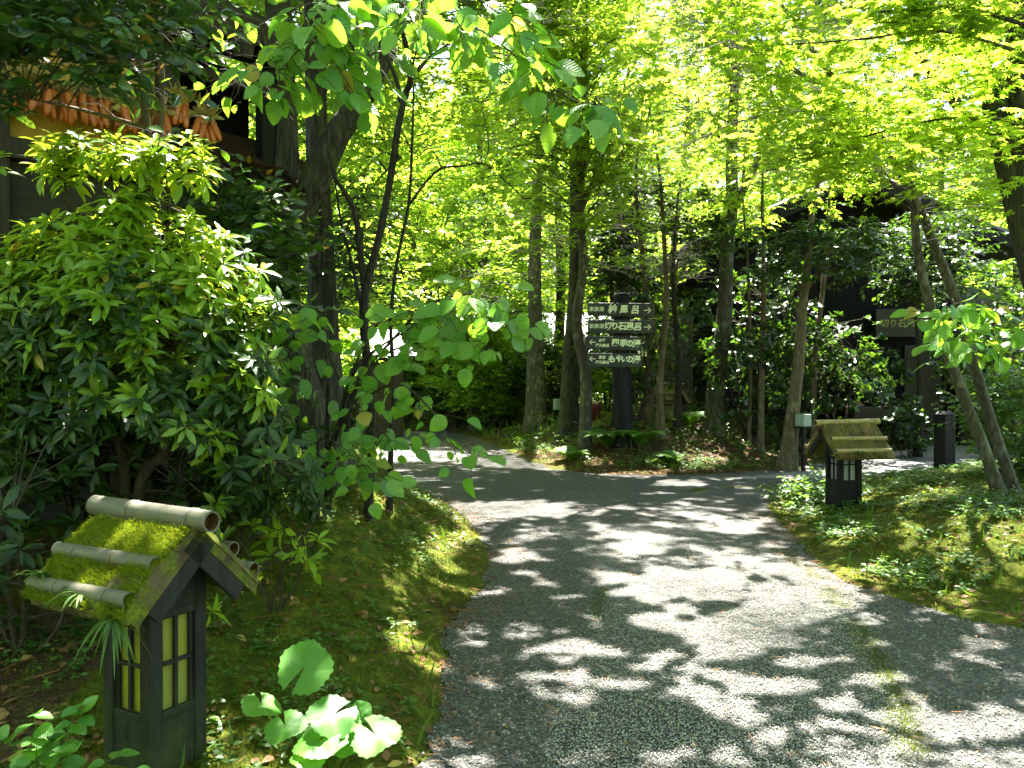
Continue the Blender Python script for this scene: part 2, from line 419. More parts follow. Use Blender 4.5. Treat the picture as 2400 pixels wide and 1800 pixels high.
M['rooftile'] = simple('dark_roof_tile', (.05, .05, .055), .5, .45, .45, 5, .2)
M['metalroof'] = simple('pale_sheet_metal_roof', (.09, .095, .10), .6, .3, .3, 3, Metallic=.2)
M['blackwall'] = wood_mat('black_board_wall', (.003, .003, .003), (.009, .008, .007), (20, 20, 1.2), .7, .3, spec=.08)
M['darkvoid'] = simple('unlit_interior_black', (.006, .006, .005), .9, .05)  # near-black colour stands in for the shade of unlit rooms
M['cubelamp'] = simple('pale_lamp_shade', (.22, .27, .21), .5, .3, .1, 6)
M['curtain'] = simple('white_curtain_cloth', (.62, .6, .64), .8, .1, .1, 20)
M['beige'] = simple('beige_plaster', (.42, .36, .20), .8, .2, .2, 10)
M['gourd'] = simple('dried_gourd', (.30, .28, .08), .5, .4, .4, 12)
M['slat'] = wood_mat('grey_slat_wood', (.05, .05, .046), (.12, .115, .105), (30, 30, 2), .8, .3)
M['redpot'] = simple('red_painted_metal', (.10, .014, .01), .6, .4, .2, 10)

# ------------------------------------------------------------------ ground and paths
def vnoise(x, y, s, seed=0):
    x = np.asarray(x) * s + 1000.3; y = np.asarray(y) * s + 1000.7
    i = np.floor(x).astype(np.int64); j = np.floor(y).astype(np.int64)
    u = x - i; v = y - j; u = u * u * (3 - 2 * u); v = v * v * (3 - 2 * v)
    def h(a, b):
        k = (a * 374761393 + b * 668265263 + seed * 974711) & 0x7fffffff
        k = ((k ^ (k >> 13)) * 1274126177) & 0x7fffffff
        return ((k ^ (k >> 16)) & 0xffff) / 65535.0
    return (h(i, j) * (1 - u) + h(i + 1, j) * u) * (1 - v) + (h(i, j + 1) * (1 - u) + h(i + 1, j + 1) * u) * v

PATH = [(-.55, -3), (-.5, .5), (-.38, 3.0), (-.31, 3.6), (-.40, 4.83), (-.23, 5.7), (-.18, 6.8), (-.44, 8.46), (-1.02, 10.35), (-1.71, 11.8),
        (-2.4, 14.9), (-4.2, 18.6), (-7.5, 20.4), (-13, 21.2), (-13, 24.6), (-7, 24.4), (-3.0, 24.0), (-1.3, 22.4), (-.35, 18.2), (.46, 14.5), (1.04, 13.1), (2.0, 12.6), (3.4, 12.85),
        (5.2, 14.1), (6.4, 15.6), (7.2, 17.2), (7.4, 18.45), (10.6, 18.45), (10.6, 16.4), (9.2, 15.0), (7.4, 13.5), (5.6, 12.2), (4.3, 11.35), (3.3, 10.1), (2.94, 9.2),
        (2.66, 7.4), (2.45, 6.1), (2.63, 5.47), (2.84, 5.07), (3.08, 4.83), (3.6, 4.0), (4.2, 2.5), (4.6, .5), (4.8, -3)]
SLAB = [(-.1, -3), (.02, .5), (.12, 3.0), (.157, 3.44), (.5, 4.8), (.66, 5.8), (.52, 7.5), (.02, 9.4), (-.62, 11.2), (-1.35, 13), (-1.95, 15.5), (-3.8, 19), (-7.4, 20.9), (-12.8, 21.7), (-12.8, 24.1), (-7, 23.9), (-3.2, 23.5),
        (-1.7, 22), (-.7, 18), (.2, 14.2), (.9, 12.6), (2.0, 12.2), (3.5, 12.4), (5.4, 13.6), (6.7, 15.2), (7.6, 17), (7.8, 18.4), (10.2, 18.4), (10.2, 16.6), (8.9, 15.2), (7.2, 13.8), (5.5, 12.5),
        (4.2, 11.55), (2.6, 11.0), (2.25, 10.35), (2.2, 9.2), (2.38, 8.0), (2.32, 6.1), (2.14, 5.13), (1.98, 4.37), (1.79, 3.71), (1.59, 3.18), (1.3, .5), (1.2, -3)]

def dense(poly, step, jit, seed):
    rng = np.random.default_rng(seed); out = []
    p = np.array(poly, float)
    for k in range(len(p)):
        a, b, c, d = p[k - 1], p[k], p[(k + 1) % len(p)], p[(k + 2) % len(p)]
        m = max(2, int(np.linalg.norm(c - b) / step))
        t = np.arange(m)[:, None] / m
        e = b + (c - b) * t
        cr = .5 * ((2 * b) + (c - a) * t + (2 * a - 5 * b + 4 * c - d) * t ** 2 + (3 * b - a - 3 * c + d) * t ** 3)
        out.append(.5 * e + .5 * cr)
    o = np.vstack(out)
    n1 = vnoise(o[:, 0], o[:, 1], 6, seed) - .5; n2 = vnoise(o[:, 0], o[:, 1], 6, seed + 7) - .5
    n3 = vnoise(o[:, 0], o[:, 1], 25, seed) - .5; n4 = vnoise(o[:, 0], o[:, 1], 25, seed + 7) - .5
    return o + jit * np.stack([n1 + .6 * n3, n2 + .6 * n4], 1)

PD = dense(PATH, .12, .0, 3)
def pdist(x, y, poly=None):
    """signed distance to the path outline, negative on the path"""
    poly = PD if poly is None else poly
    x = np.asarray(x, float).ravel(); y = np.asarray(y, float).ravel()
    a = poly; b = np.roll(poly, -1, 0); best = np.full(len(x), 1e9); ins = np.zeros(len(x), bool)
    for (ax, ay), (bx, by) in zip(a, b):
        dx, dy = bx - ax, by - ay
        t = np.clip(((x - ax) * dx + (y - ay) * dy) / (dx * dx + dy * dy + 1e-12), 0, 1)
        best = np.minimum(best, (x - ax - t * dx) ** 2 + (y - ay - t * dy) ** 2)
        c = ((ay > y) != (by > y)) & (x < dx * (y - ay) / (by - ay + 1e-12) + ax)
        ins ^= c
    d = np.sqrt(best); return np.where(ins, -d, d)

def sstep(t):
    t = np.clip(t, 0, 1); return t * t * (3 - 2 * t)

def height(x, y, d=None):
    x = np.asarray(x, float).ravel(); y = np.asarray(y, float).ravel()
    if d is None: d = pdist(x, y)
    left = (x < .3) & (y < 40) & ~((y > 12.4) & (x > -1.6))
    AL = np.interp(y, [2.0, 3.2, 4.2, 5.2, 6.5, 9, 13, 30], [.03, .05, .28, .55, .70, .62, .40, .4])
    isl = y > 12.2 + .0 * x
    AI = np.interp(y, [12, 16, 25, 60], [.62, .62, .8, 3.0])
    A = np.where(left, AL, np.where(isl, AI, .30)); Wd = np.where(left, 1.35, np.where(isl, 3.0, 2.2))
    h = A * sstep((d + .02) / Wd) + .035 * sstep((d + .01) / .12)
    und = (vnoise(x, y, .9, 1) - .5) * .12 + (vnoise(x, y, 3.1, 2) - .5) * .05 + (vnoise(x, y, 9, 4) - .5) * .04 + (vnoise(x, y, 7 + 11, 6) - .5) * .022
    h = h + und * sstep(d / .5)
    far = np.clip((y - 40) / 60, 0, 1); h = h + far * far * 12
    return np.where(d < 0.0, -.012, h - .010)

def gz(x, y): return float(height([x], [y])[0])

def axis(a, b, c, d, fine, coarse):
    def geo(lo, hi):
        m = max(3, int((hi - lo) / coarse)); return np.linspace(lo, hi, m, endpoint=False)
    mid = np.arange(b, c, fine)
    return np.concatenate([geo(a, b), mid, geo(c, d + coarse)])
def build_ground():
    xs = axis(-70, -3.6, 6.6, 70, .06, 1.2); ys = axis(-12, 1.6, 13.2, 110, .06, 1.0)
    X, Y = np.meshgrid(xs, ys)
    d = pdist(X, Y); Z = height(X, Y, d)
    mb = MB(); nx, ny = len(xs), len(ys)
    i = np.arange(ny - 1)[:, None] * nx + np.arange(nx - 1)[None]
    f = np.stack([i, i + 1, i + nx + 1, i + nx], -1).reshape(-1, 4)
    mb.add(np.stack([X.ravel(), Y.ravel(), Z], -1), f)
    o = mb.build('ground', M['ground']); tag(o, kind='structure')
    x = X.ravel(); y = Y.ravel()
    lit = np.where(y > 12.3, np.interp(x, [0, 1.2, 6], [.35, .72, .55]), np.interp(d, [0, .12, .45], [.42, .25, .05]))
    lit = np.where((y > 18), .5, lit)
    lit = np.where((x < -1.9) & (y < 5), .6, lit)
    at = o.data.attributes.new('litter', 'FLOAT', 'POINT'); at.data.foreach_set('value', lit.astype(np.float32))
build_ground()

from mathutils.geometry import tessellate_polygon
def sheet(name, poly, z, mat, jit, seed, skirt=0.0):
    o = dense(poly, .07, jit, seed)
    tri = tessellate_polygon([[Vector((p[0], p[1], 0)) for p in o]])
    v = np.column_stack([o, np.full(len(o), z)])
    tri = np.array(tri)
    a = v[tri]; cr = np.cross(a[:, 1] - a[:, 0], a[:, 2] - a[:, 0])[:, 2]
    tri[cr < 0] = tri[cr < 0][:, ::-1]
    mb = MB(); mb.add(v, tri, smooth=False)
    if skirt:
        v2 = v.copy(); v2[:, 2] -= skirt; n = len(v); k = np.arange(n); k2 = (k + 1) % n
        mb.add(np.vstack([v, v2]), np.stack([k, k + n, k2 + n, k2], -1), smooth=False)
    tag(mb.build(name, mat), kind='structure')
sheet('gravel_path', PATH, .0, M['margin'], .10, 5)
sheet('paved_path', SLAB, .006, M['slab'], .16, 9)

M['straw'] = leaf_mat('straw', (.05, .04, .012), (.16, .125, .045), (.1, .08, .02), (.2, .16, .06), .15, .6, .2)

# ------------------------------------------------------------------ leaf shapes (x along the leaf, y across, z up)
def tmpl_diamond(wd=.3, fold=.07):
    v = np.array([[0, 0, 0], [.42, wd, fold], [1, 0, -.06], [.42, -wd, fold]])
    return v, [np.array([[0, 2, 1], [0, 3, 2]])], v[:, :2].copy()

def tmpl_strip(prof, fold=.1, curl=.15, serr=0.0, wave=0.0):
    """leaf built on a midrib: prof = [(t, half width)...]; first and last width 0"""
    mid = []; lf = []; rt = []
    for k, (t, h) in enumerate(prof):
        z = -curl * t * t
        mid.append([t, 0, z])
        hh = h * (1 + (serr if k % 2 else -serr))
        wz = wave * (1 if k % 2 else -1)
        lf.append([t - serr * .25 * (k % 2 == 0), hh, z + fold * h + wz * h]); rt.append([t - serr * .25 * (k % 2 == 0), -hh, z + fold * h - wz * h])
    n = len(prof)
    V = np.array(mid + lf[1:-1] + rt[1:-1]); fq = []; ft = []
    L = lambda k: n + k - 1
    R = lambda k: n + (n - 2) + k - 1
    ft += [[0, 1, L(1)], [0, R(1), 1]]
    for k in range(1, n - 2):
        fq += [[k, k + 1, L(k + 1), L(k)], [k, R(k), R(k + 1), k + 1]]
    ft += [[n - 2, n - 1, L(n - 2)], [n - 2, R(n - 2), n - 1]]
    uv = V[:, :2].copy()
    return V, [np.array(ft)] + ([np.array(fq)] if fq else []), uv

T_FAR = tmpl_diamond(.32)
T_MID = tmpl_strip([(0, 0), (.3, .27), (.65, .25), (1, 0)], .25, .12)
T_LANCE = tmpl_strip([(0, 0), (.12, .035), (.35, .12), (.6, .155), (.82, .10), (1, 0)], .35, .30)
T_CAM = tmpl_strip([(0, 0), (.15, .14), (.4, .24), (.65, .2), (.86, .09), (1, 0)], .28, .16)
def _serr():
    p = [(0, 0)]
    for t in np.linspace(.06, .94, 15):
        p.append((t, .42 * (math.sin(math.pi * t ** .8) ** .7)))
    return p + [(1, 0)]
T_BIG = tmpl_strip(_serr(), .16, .22, .045, .02)
T_BIGS = [T_BIG, tmpl_strip(_serr(), .42, .35, .05, .03), tmpl_strip([(t, h * .82) for t, h in _serr()], .25, .05, .06, .03), tmpl_strip([(t, h * 1.06) for t, h in _serr()], -.12, .45, .04, .04)]
def _maple():
    v = [[0.0, 0, 0]]; ang = [-125, -75, -37, 0, 37, 75, 125]; ln = [.38, .62, .85, 1.0, .85, .62, .38]
    for k, (a, l) in enumerate(zip(ang, ln)):
        a0 = math.radians(a)
        if k == 0: v.append([.1 * math.cos(a0 - .5), .1 * math.sin(a0 - .5), 0])
        v.append([l * math.cos(a0), l * math.sin(a0), -.16 * l])
        am = math.radians((a + ang[k + 1]) / 2) if k < 6 else a0 + .5
        v.append([.33 * math.cos(am), .33 * math.sin(am), .03] if k < 6 else [.1 * math.cos(am), .1 * math.sin(am), 0])
    v = np.array(v); v[:, 0] += .1
    m = len(v); f = [[0, i, i + 1] for i in range(1, m - 1)]
    return v, [np.array(f)], v[:, :2].copy()
T_MAPLE = _maple()
def _round():
    v = [[0, 0, 0]]; m = 41
    for f_, zz in ((.55, .035), (1.0, .0)):
        for k in range(m):
            a = math.radians(-171 + 342 * k / (m - 1)); r = f_ * (.5 + (.018 * (-1) ** k + .02 * math.sin(5 * a) if f_ == 1 else 0) + .07 * abs(math.sin(a)) + (.10 * max(0, abs(a) - 2.1)))
            v.append([r * math.cos(a), r * math.sin(a), zz + f_ * (.045 * math.sin(3 * a + 1) + .03 * math.cos(2 * a)) - .06 * r * r])
    v = np.array(v); k = np.arange(1, m)
    tri = np.stack([0 * k, k, k + 1], -1); q = np.stack([k, k + m, k + m + 1, k + 1], -1)
    return v, [tri, q], np.column_stack([v[:, 0] + .5, v[:, 1]])
T_ROUND = _round()
T_BLADE = (np.array([[0, -.06, 0], [0, .06, 0], [.55, .045, .05], [.55, -.045, .05], [1, 0, -.1]]), [np.array([[0, 3, 2, 1]]), np.array([[3, 4, 2]])], np.array([[0, -.06], [0, .06], [.5, .04], [.5, -.04], [1, 0.]]))
T_MOSS = (np.array([[0, -.09, 0], [0, .09, 0], [1, 0, 0.]]), [np.array([[0, 2, 1]])], np.array([[0, 0], [0, .1], [1, 0.]]))
UP = np.array([0, 0, 1.0])

# ------------------------------------------------------------------ gaps in the canopy: where the photograph shows sun on the ground
GAPS = [(1195, 1190, 150, 17), (1225, 1298, 45, 13), (1497, 1281, 50, 17), (1612, 1390, 115, 24), (1883, 1405, 135, 32), (1714, 1461, 170, 24),
        (1578, 1349, 150, 10), (1849, 1338, 85, 11), (1680, 1502, 55, 16), (1917, 1529, 90, 17), (1510, 1536, 65, 15), (1334, 1398, 28, 9),
        (1320, 1505, 70, 15), (1300, 1563, 70, 12), (1354, 1610, 90, 12), (1408, 1576, 40, 11), (1680, 1583, 90, 15), (1802, 1593, 50, 11),
        (1971, 1651, 80, 18), (2053, 1600, 70, 16), (2229, 1661, 140, 26), (2310, 1515, 45, 19), (1544, 1749, 90, 13), (1836, 1729, 45, 11),
        (2019, 1729, 70, 13), (1754, 1685, 55, 12), (1192, 1505, 35, 9), (1225, 1461, 45, 9), (1463, 1183, 40, 5), (1727, 1232, 65, 10),
        (1673, 1211, 45, 6), (1592, 1129, 50, 5), (1000, 1066, 90, 11), (1180, 1082, 110, 9), (1040, 1278, 40, 22), (980, 1325, 30, 18),
        (1863, 1200, 38, 17), (2053, 1325, 50, 12), (2330, 1215, 60, 16), (2250, 1290, 50, 14), (2370, 1330, 40, 16), (2200, 1160, 70, 14), (2290, 1062, 60, 6), (1160, 1525, 30, 10), (1090, 1465, 25, 10),
        (1265, 1030, 45, 9), (1330, 1062, 60, 13), (2250, 1400, 40, 18), (2150, 1245, 50, 14), (930, 1400, 25, 14), (1100, 1215, 60, 10), (1085, 1245, 28, 22), (1000, 1180, 45, 12), (950, 1500, 45, 18), (1010, 1560, 28, 18), (900, 1180, 40, 10), (1500, 1076, 90, 11), (1420, 1042, 55, 14), (1610, 1088, 70, 7), (1250, 1050, 40, 10)]
# sun shafts to things above the ground: (x, y, z, radius)
SHAFTS = [(*W(330, 470, 4.0), .34), (*W(150, 520, 4.0), .25), (*W(480, 530, 4.1), .24), (*W(420, 690, 3.7), .17), (*W(60, 640, 3.9), .18), (*W(240, 560, 3.8), .2), (*W(580, 580, 4.1), .18), (*W(150, 350, 4.0), .16), (*W(390, 350, 4.0), .16), (*W(590, 720, 3.9), .1), (*W(20, 1010, 3.8), .08), (*W(470, 1080, 4.0), .06), (*W(1960, 1000, 9.5), .22), (*W(2040, 1030, 9.5), .12),
          (*W(1130, 680, 4.0), .14), (*W(2350, 960, 6.6), .5), (*W(2300, 720, 5.2), .1), (*W(420, 1190, 2.9), .05), (*W(370, 1170, 3.0), .035), (*W(480, 1200, 2.85), .035), (*W(300, 1240, 2.95), .05),
          (*W(430, 1270, 2.85), .05), (*W(860, 60, 3.2), .1), (*W(1000, 40, 3.2), .12), (*W(640, 1620, 2.9), .03), (*W(740, 1760, 2.7), .05), (*W(90, 1720, 2.5), .07),
          (*W(1330, 1000, 14.2), .5), (*W(1900, 300, 7.0), .7), (*W(2200, 200, 6.0), .6), (*W(1700, 150, 8.0), .7)]
SH = np.array(SHAFTS)
def pxg(px, py):
    """the terrain point seen at a pixel"""
    d = np.linspace(2.0, 34, 900); x = (px - 1200) / F * d; z = EYE + (HOR - py) / F * d; g = height(x, d)
    k = int(np.argmax(z < g)) if (z < g).any() else len(d) - 1
    return float(x[k]), float(d[k]), float(g[k])
GZ = [max(.02, pxg(g[0], g[1])[2]) for g in GAPS]

def sunkeep(O, rng):
    """False for leaves that would shade one of the sunny patches"""
    O = np.asarray(O, float); keep = np.ones(len(O), bool)
    k = (O[:, 2] - .02) / SUN[2]
    gx = O[:, 0] - SUN[0] * k; gy = O[:, 1] - SUN[1] * k
    ok = gy > 2.2
    wx, wy = gx * 1.0, gy * 1.0
    gx = gx + .22 * (vnoise(gx, gy, 2.3, 21) - .5) + .2 * (vnoise(gx, gy, 6, 22) - .5); gy = gy + .32 * (vnoise(gx, gy, 2.1, 23) - .5) + .3 * (vnoise(gx, gy, 6, 24) - .5)
    wx, wy = gx - wx, gy - wy
    px0 = 1200 + F * gx / np.maximum(gy, 1); py0 = HOR + F * (EYE - .02) / np.maximum(gy, 1)
    edge = .0 + .7 * vnoise(gx, gy, 5, 11) + .9 * vnoise(gx, gy, 13, 12) + .6 * vnoise(gx, gy, 28, 13)
    fleck = .6 * vnoise(gx, gy, 4.6, 41) + .4 * vnoise(gx, gy * .7, 12, 42); keep &= ~(ok & (fleck > .70))      # small flecks of sun everywhere
    for (cx, cy_, hw, hh), zg in zip(GAPS, GZ):
        if zg > .03:
            kk = (O[:, 2] - zg) / SUN[2]; hx = O[:, 0] - SUN[0] * kk + wx; hy = np.maximum(O[:, 1] - SUN[1] * kk + wy, 1); px = 1200 + F * hx / hy; py = HOR + F * (EYE - zg) / hy
        else: px, py = px0, py0
        r = ((px - cx) / hw) ** 2 + ((py - cy_) / (hh * 1.15)) ** 2
        keep &= ~(ok & (r < edge * 1.25 + (.35 if hw > 90 and cy_ > 1300 else 0)))
    for x, y, z, r in SH:
        dx = O - np.array([x, y, z]); t = dx @ SUN
        dd = np.linalg.norm(dx - t[:, None] * SUN, axis=1)
        keep &= ~((t > .45) & (dd < r * (.7 + .6 * edge)))
    return keep

# ------------------------------------------------------------------ foliage builders
def sprays(mb, rng, start, dirs, L, nleaf, size, T, mat=0, tmat=1, flat=.25, sag=.15, cull=False, tr=.0028, fan=55, jit=.25):
    """twigs with leaves on both sides"""
    start = np.asarray(start, float); K = len(start)
    if K == 0: return
    dirs = nrm(dirs); L = np.broadcast_to(L, (K,)) * rng.uniform(.7, 1.3, K)
    def at(t): return start + dirs * (L * t)[:, None] - UP * (sag * L * t * t)[:, None]
    if tr > 0:
        P = np.stack([at(0.0), at(.5), at(1.0)], 1)
        mb.tubes(P, np.broadcast_to(np.array([tr, tr * .7, tr * .4]), (K, 3)), 3, tmat)
    Os = []; Xs = []; Ns = []; Ss = []
    for k in range(nleaf):
        t = (k + .6 + rng.uniform(-.2, .2, K)) / nleaf
        o = at(t); d = nrm(dirs - UP * (2 * sag * t)[:, None])
        side = nrm(np.cross(np.broadcast_to(UP, (K, 3)), d) + 1e-6)
        sgn = 1 if k % 2 else -1
        a = math.radians(fan) if k < nleaf - 1 else 0.0
        x = d * math.cos(a) + side * sgn * math.sin(a) + rng.normal(0, jit, (K, 3)) - UP * .12
        nn = UP + rng.normal(0, flat, (K, 3))
        Os.append(o); Xs.append(x); Ns.append(nn); Ss.append(size * rng.uniform(.65, 1.2, K) * (1 - .25 * np.abs(t - .5)))
    O = np.concatenate(Os); X = np.concatenate(Xs); Nn = np.concatenate(Ns); S = np.concatenate(Ss)
    if cull:
        kp = sunkeep(O + nrm(X) * (S * .5)[:, None], rng); O, X, Nn, S = O[kp], X[kp], Nn[kp], S[kp]
    mb.leaves(T, O, X, Nn, S, mat)

def bez_branches(rng, nodes, centers, lift=.15, wob=.1):
    """for each cluster centre a curved branch from the nearest limb point below it; (C,6,3)"""
    d = np.linalg.norm(centers[:, None] - nodes[None], axis=2) + 1.2 * np.maximum(0, nodes[None, :, 2] - centers[:, None, 2])
    a = nodes[d.argmin(1)]
    ln = np.linalg.norm(centers - a, axis=1)[:, None]
    m = (a + centers) / 2 + UP * lift * ln + rng.normal(0, wob, a.shape) * ln
    t = np.linspace(0, 1, 6)[None, :, None]
    return (1 - t) ** 2 * a[:, None] + 2 * t * (1 - t) * m[:, None] + t * t * centers[:, None], ln[:, 0]

def crown(mb, rng, nodes, centers, ntw=14, twL=.45, nleaf=9, size=.1, T=T_FAR, flat=.25, br=.012, cull=False, sag=.15, up=.1, mat=0, tmat=1, tr=.0028, lift=.15):
    B, ln = bez_branches(rng, np.asarray(nodes, float), np.asarray(centers, float), lift)
    bad = np.zeros(len(B), bool)
    if cull:      # only fine boughs across a sunny gap
        bad = (~sunkeep(B.reshape(-1, 3), rng)).reshape(len(B), 6).sum(1) >= 2
    C = len(B)
    r = np.where(bad, .0035, np.clip(br * (.5 + ln / 3), .004, .022))
    mb.tubes(B, r[:, None] * np.linspace(1, .3, 6)[None], 4, tmat)
    k = rng.integers(2, 6, (C, ntw)); st = B[np.arange(C)[:, None], k] + rng.normal(0, .06, (C, ntw, 3))
    od = nrm(B[:, -1] - B[:, 2])[:, None]
    an = rng.uniform(0, 2 * math.pi, (C, ntw))
    ds = np.stack([np.cos(an), np.sin(an), rng.normal(up, .25, (C, ntw))], -1) + .6 * od
    sprays(mb, rng, st.reshape(-1, 3), ds.reshape(-1, 3), twL, nleaf, size, T, mat, tmat, flat, sag, cull, tr)

def whorls(mb, rng, tips, axes, nl, size, T, mat=0, tilt=75, droop=.0, spread=.2):
    """rosettes of leaves round shoot tips"""
    tips = np.asarray(tips, float); axes = nrm(axes); K = len(tips)
    ref = np.where(np.abs(axes[:, 2:3]) > .8, np.array([1.0, 0, 0]), np.array([0, 0, 1.0]))
    u = nrm(np.cross(axes, ref)); v = np.cross(axes, u)
    Os = []; Xs = []; Ns = []; Ss = []
    ph = rng.uniform(0, 6.28, K)
    for k in range(nl):
        a = ph + 2 * math.pi * k / nl * 1.0 + rng.normal(0, .2, K) + (k % 2) * .3
        ti = np.radians(tilt + rng.normal(0, 14, K) - (22 if k % 3 == 0 else 0))
        rad = u * np.cos(a)[:, None] + v * np.sin(a)[:, None]
        x = rad * np.sin(ti)[:, None] + axes * np.cos(ti)[:, None] - UP * droop
        nn = axes * np.sin(ti)[:, None] - rad * np.cos(ti)[:, None]
        Os.append(tips - axes * rng.uniform(0, .03, K)[:, None]); Xs.append(x); Ns.append(nn + rng.normal(0, spread, (K, 3))); Ss.append(size * rng.uniform(.6, 1.15, K))
    mb.leaves(T, np.concatenate(Os), np.concatenate(Xs), np.concatenate(Ns), np.concatenate(Ss), mat)

def pxline(pts, n):
    """[(px,py,depth,radius)] -> points and radii"""
    q = np.array([[*W(a, b, d), r] for a, b, d, r in pts]); s = spl(q, n)
    return s[:, :3], np.maximum(s[:, 3], .002)

def root_down(pts):
    """drop the first point of a pixel polyline on to the terrain below it"""
    a, b, d, r = pts[0]; p = W(a, b, d); z = gz(p[0], p[1])
    return [(a, HOR + (EYE - z + .06) * F / d, d, r)] + list(pts[1:])

def tree(name, label, cat, stems, bark, leaf, centers=None, group=None, ckw=None, rough=.06, sides=10, n=26, extra=None, seed=0, ground=True, flare=1.5):
    """stems: pixel polylines from the ground up; the first one stands on the terrain"""
    rng = np.random.default_rng(seed + 17)
    first = root_down(stems[0]) if ground else stems[0]
    base = W(*first[0][:3]); base[2] = max(base[2], -.02)
    root = empty(name, base, label, cat, group)
    mb = MB(); nodes = []
    for k, s in enumerate([first] + list(stems[1:])):
        P, R = pxline(s, n)
        if k == 0 and flare > 1:
            hgt = P[:, 2] - P[0, 2]; R = R * (1 + (flare - 1) * np.exp(-hgt / (.9 * R[0] * 2.2)))
        mb.tubes(P, R, sides, 0, rough, rng)
        nodes.append(P[max(2, n // 4):])
    mb.build('trunk', bark, root, loc=base)
    nodes = np.vstack(nodes)
    if centers is not None or extra is not None:
        cb = MB()
        if centers is not None: crown(cb, rng, nodes, centers, **(ckw or {}))
        if extra is not None: extra(cb, rng, nodes)
        cb.build('crown', [leaf, M['twig']], root, loc=base)
    return root

def pxcloud(rng, n, x0, x1, y0, y1, d0, d1, test=None):
    out = []
    while len(out) < n:
        a, b, d = rng.uniform(x0, x1), rng.uniform(y0, y1), rng.uniform(d0, d1)
        if test is None or test(a, b, d, rng): out.append(W(a, b, d))
    return np.array(out)

def shrub(name, label, cat, loc, rad, h, leaf, nst=7, nc=40, style='spray', size=.09, T=T_MID, group=None, seed=0, ntw=10, nleaf=8, flat=.35, bark=None, low=.15, twL=.28, lean=(0, 0), nl=8):
    """several stems from one base and a loose crown of leaves"""
    rng = np.random.default_rng(seed + 501)
    z = gz(loc[0], loc[1]); root = empty(name, (loc[0], loc[1], z), label, cat, group)
    c = []
    while len(c) < nc:
        p = rng.uniform(-1, 1, 3); r = np.linalg.norm(p)
        if r < 1 and (r > .45 or rng.random() < .35): c.append(p)
    c = np.array(c)
    cz = (c[:, 2] + 1) / 2
    wide = np.where(cz < .3, .7 + cz, 1.0)
    C = np.stack([c[:, 0] * rad * wide + lean[0] * cz, c[:, 1] * rad * wide + lean[1] * cz, low * h + cz * h * (1 - low)], -1)
    mb = MB(); nodes = []
    for k in range(nst):
        t = C[rng.integers(0, nc)] * np.array([.7, .7, .8]); b = rng.normal(0, .06 * rad, 3); b[2] = -.05
        m = (b + t) / 2 + rng.normal(0, .12 * rad, 3)
        P = spl(np.array([b, m, t]), 9); R = np.linspace(.016, .006, 9) * max(.6, h / 1.6)
        mb.tubes(P, R, 6, 0, .04, rng); nodes.append(P[2:])
    mb.build('stems', bark or M['stem'], root)
    fb = MB(); nodes = np.vstack(nodes)
    if style == 'spray':
        crown(fb, rng, nodes, C, ntw, twL, nleaf, size, T, flat, .009, up=.25, tr=.002)
    else:
        B, ln = bez_branches(rng, nodes, C, .1)
        fb.tubes(B, np.full((len(B), 1), .006) * np.linspace(1, .5, 6)[None], 4, 1)
        ax = nrm(B[:, -1] - B[:, -2]) + UP * .8 + rng.normal(0, .35, (len(B), 3))
        tips = B[:, -1]
        for q in range(ntw):
            off = rng.normal(0, .16, (len(B), 3)); off[:, 2] *= .7
            fb.tubes(np.stack([B[:, 4], tips + off], 1), np.full((len(B), 2), .003), 3, 1)
            whorls(fb, rng, tips + off, ax + rng.normal(0, .4, ax.shape), nl, size, T, 0, 72, .12)
    fb.build('foliage', [leaf, M['twig']], root)
    return root

def fern(label, loc, rad, nf=10, seed=0, group=None, flat=.55):
    rng = np.random.default_rng(seed + 77); z = gz(*loc)
    mb = MB()
    for k in range(nf):
        a = 2 * math.pi * k / nf + rng.normal(0, .2); L = rad * rng.uniform(.75, 1.15)
        t = np.linspace(0, 1, 26)[1:]
        hd = np.array([math.cos(a), math.sin(a), 0])
        up0 = rng.uniform(.8, 1.15)
        q = .62 + .3 * flat
        P = hd * (L * q * t ** 1.15)[:, None] + UP * (L * (1.25 - .55 * flat) * (up0 * t - .72 * up0 * t ** 2.5))[:, None] + np.array([0, 0, .01])
        mb.tubes(np.vstack([[0, 0, 0], P])[None], np.linspace(.004, .001, 26)[None], 3, 0)
        d = nrm(np.gradient(P, axis=0)); s = np.cross(d, UP); s = nrm(s); nn = np.cross(s, d)
        wd = L * .24 * np.sin(math.pi * np.clip(t * .93 + .07, 0, 1)) ** .8
        for sg in (1, -1):
            mb.leaves(T_BLADE_W, P, s * sg + d * .35 - UP * .12, nn, wd, 0)
    o = mb.build('fern', M['fern']); o.location = (loc[0], loc[1], z)
    return tag(o, label, 'fern', group)
T_BLADE_W = (np.array([[0, -.14, 0], [0, .14, 0], [.55, .11, .03], [.55, -.11, .03], [1, 0, -.04]]), [np.array([[0, 3, 2, 1]]), np.array([[3, 4, 2]])], np.array([[0, -.06], [0, .06], [.5, .04], [.5, -.04], [1, 0.]]))

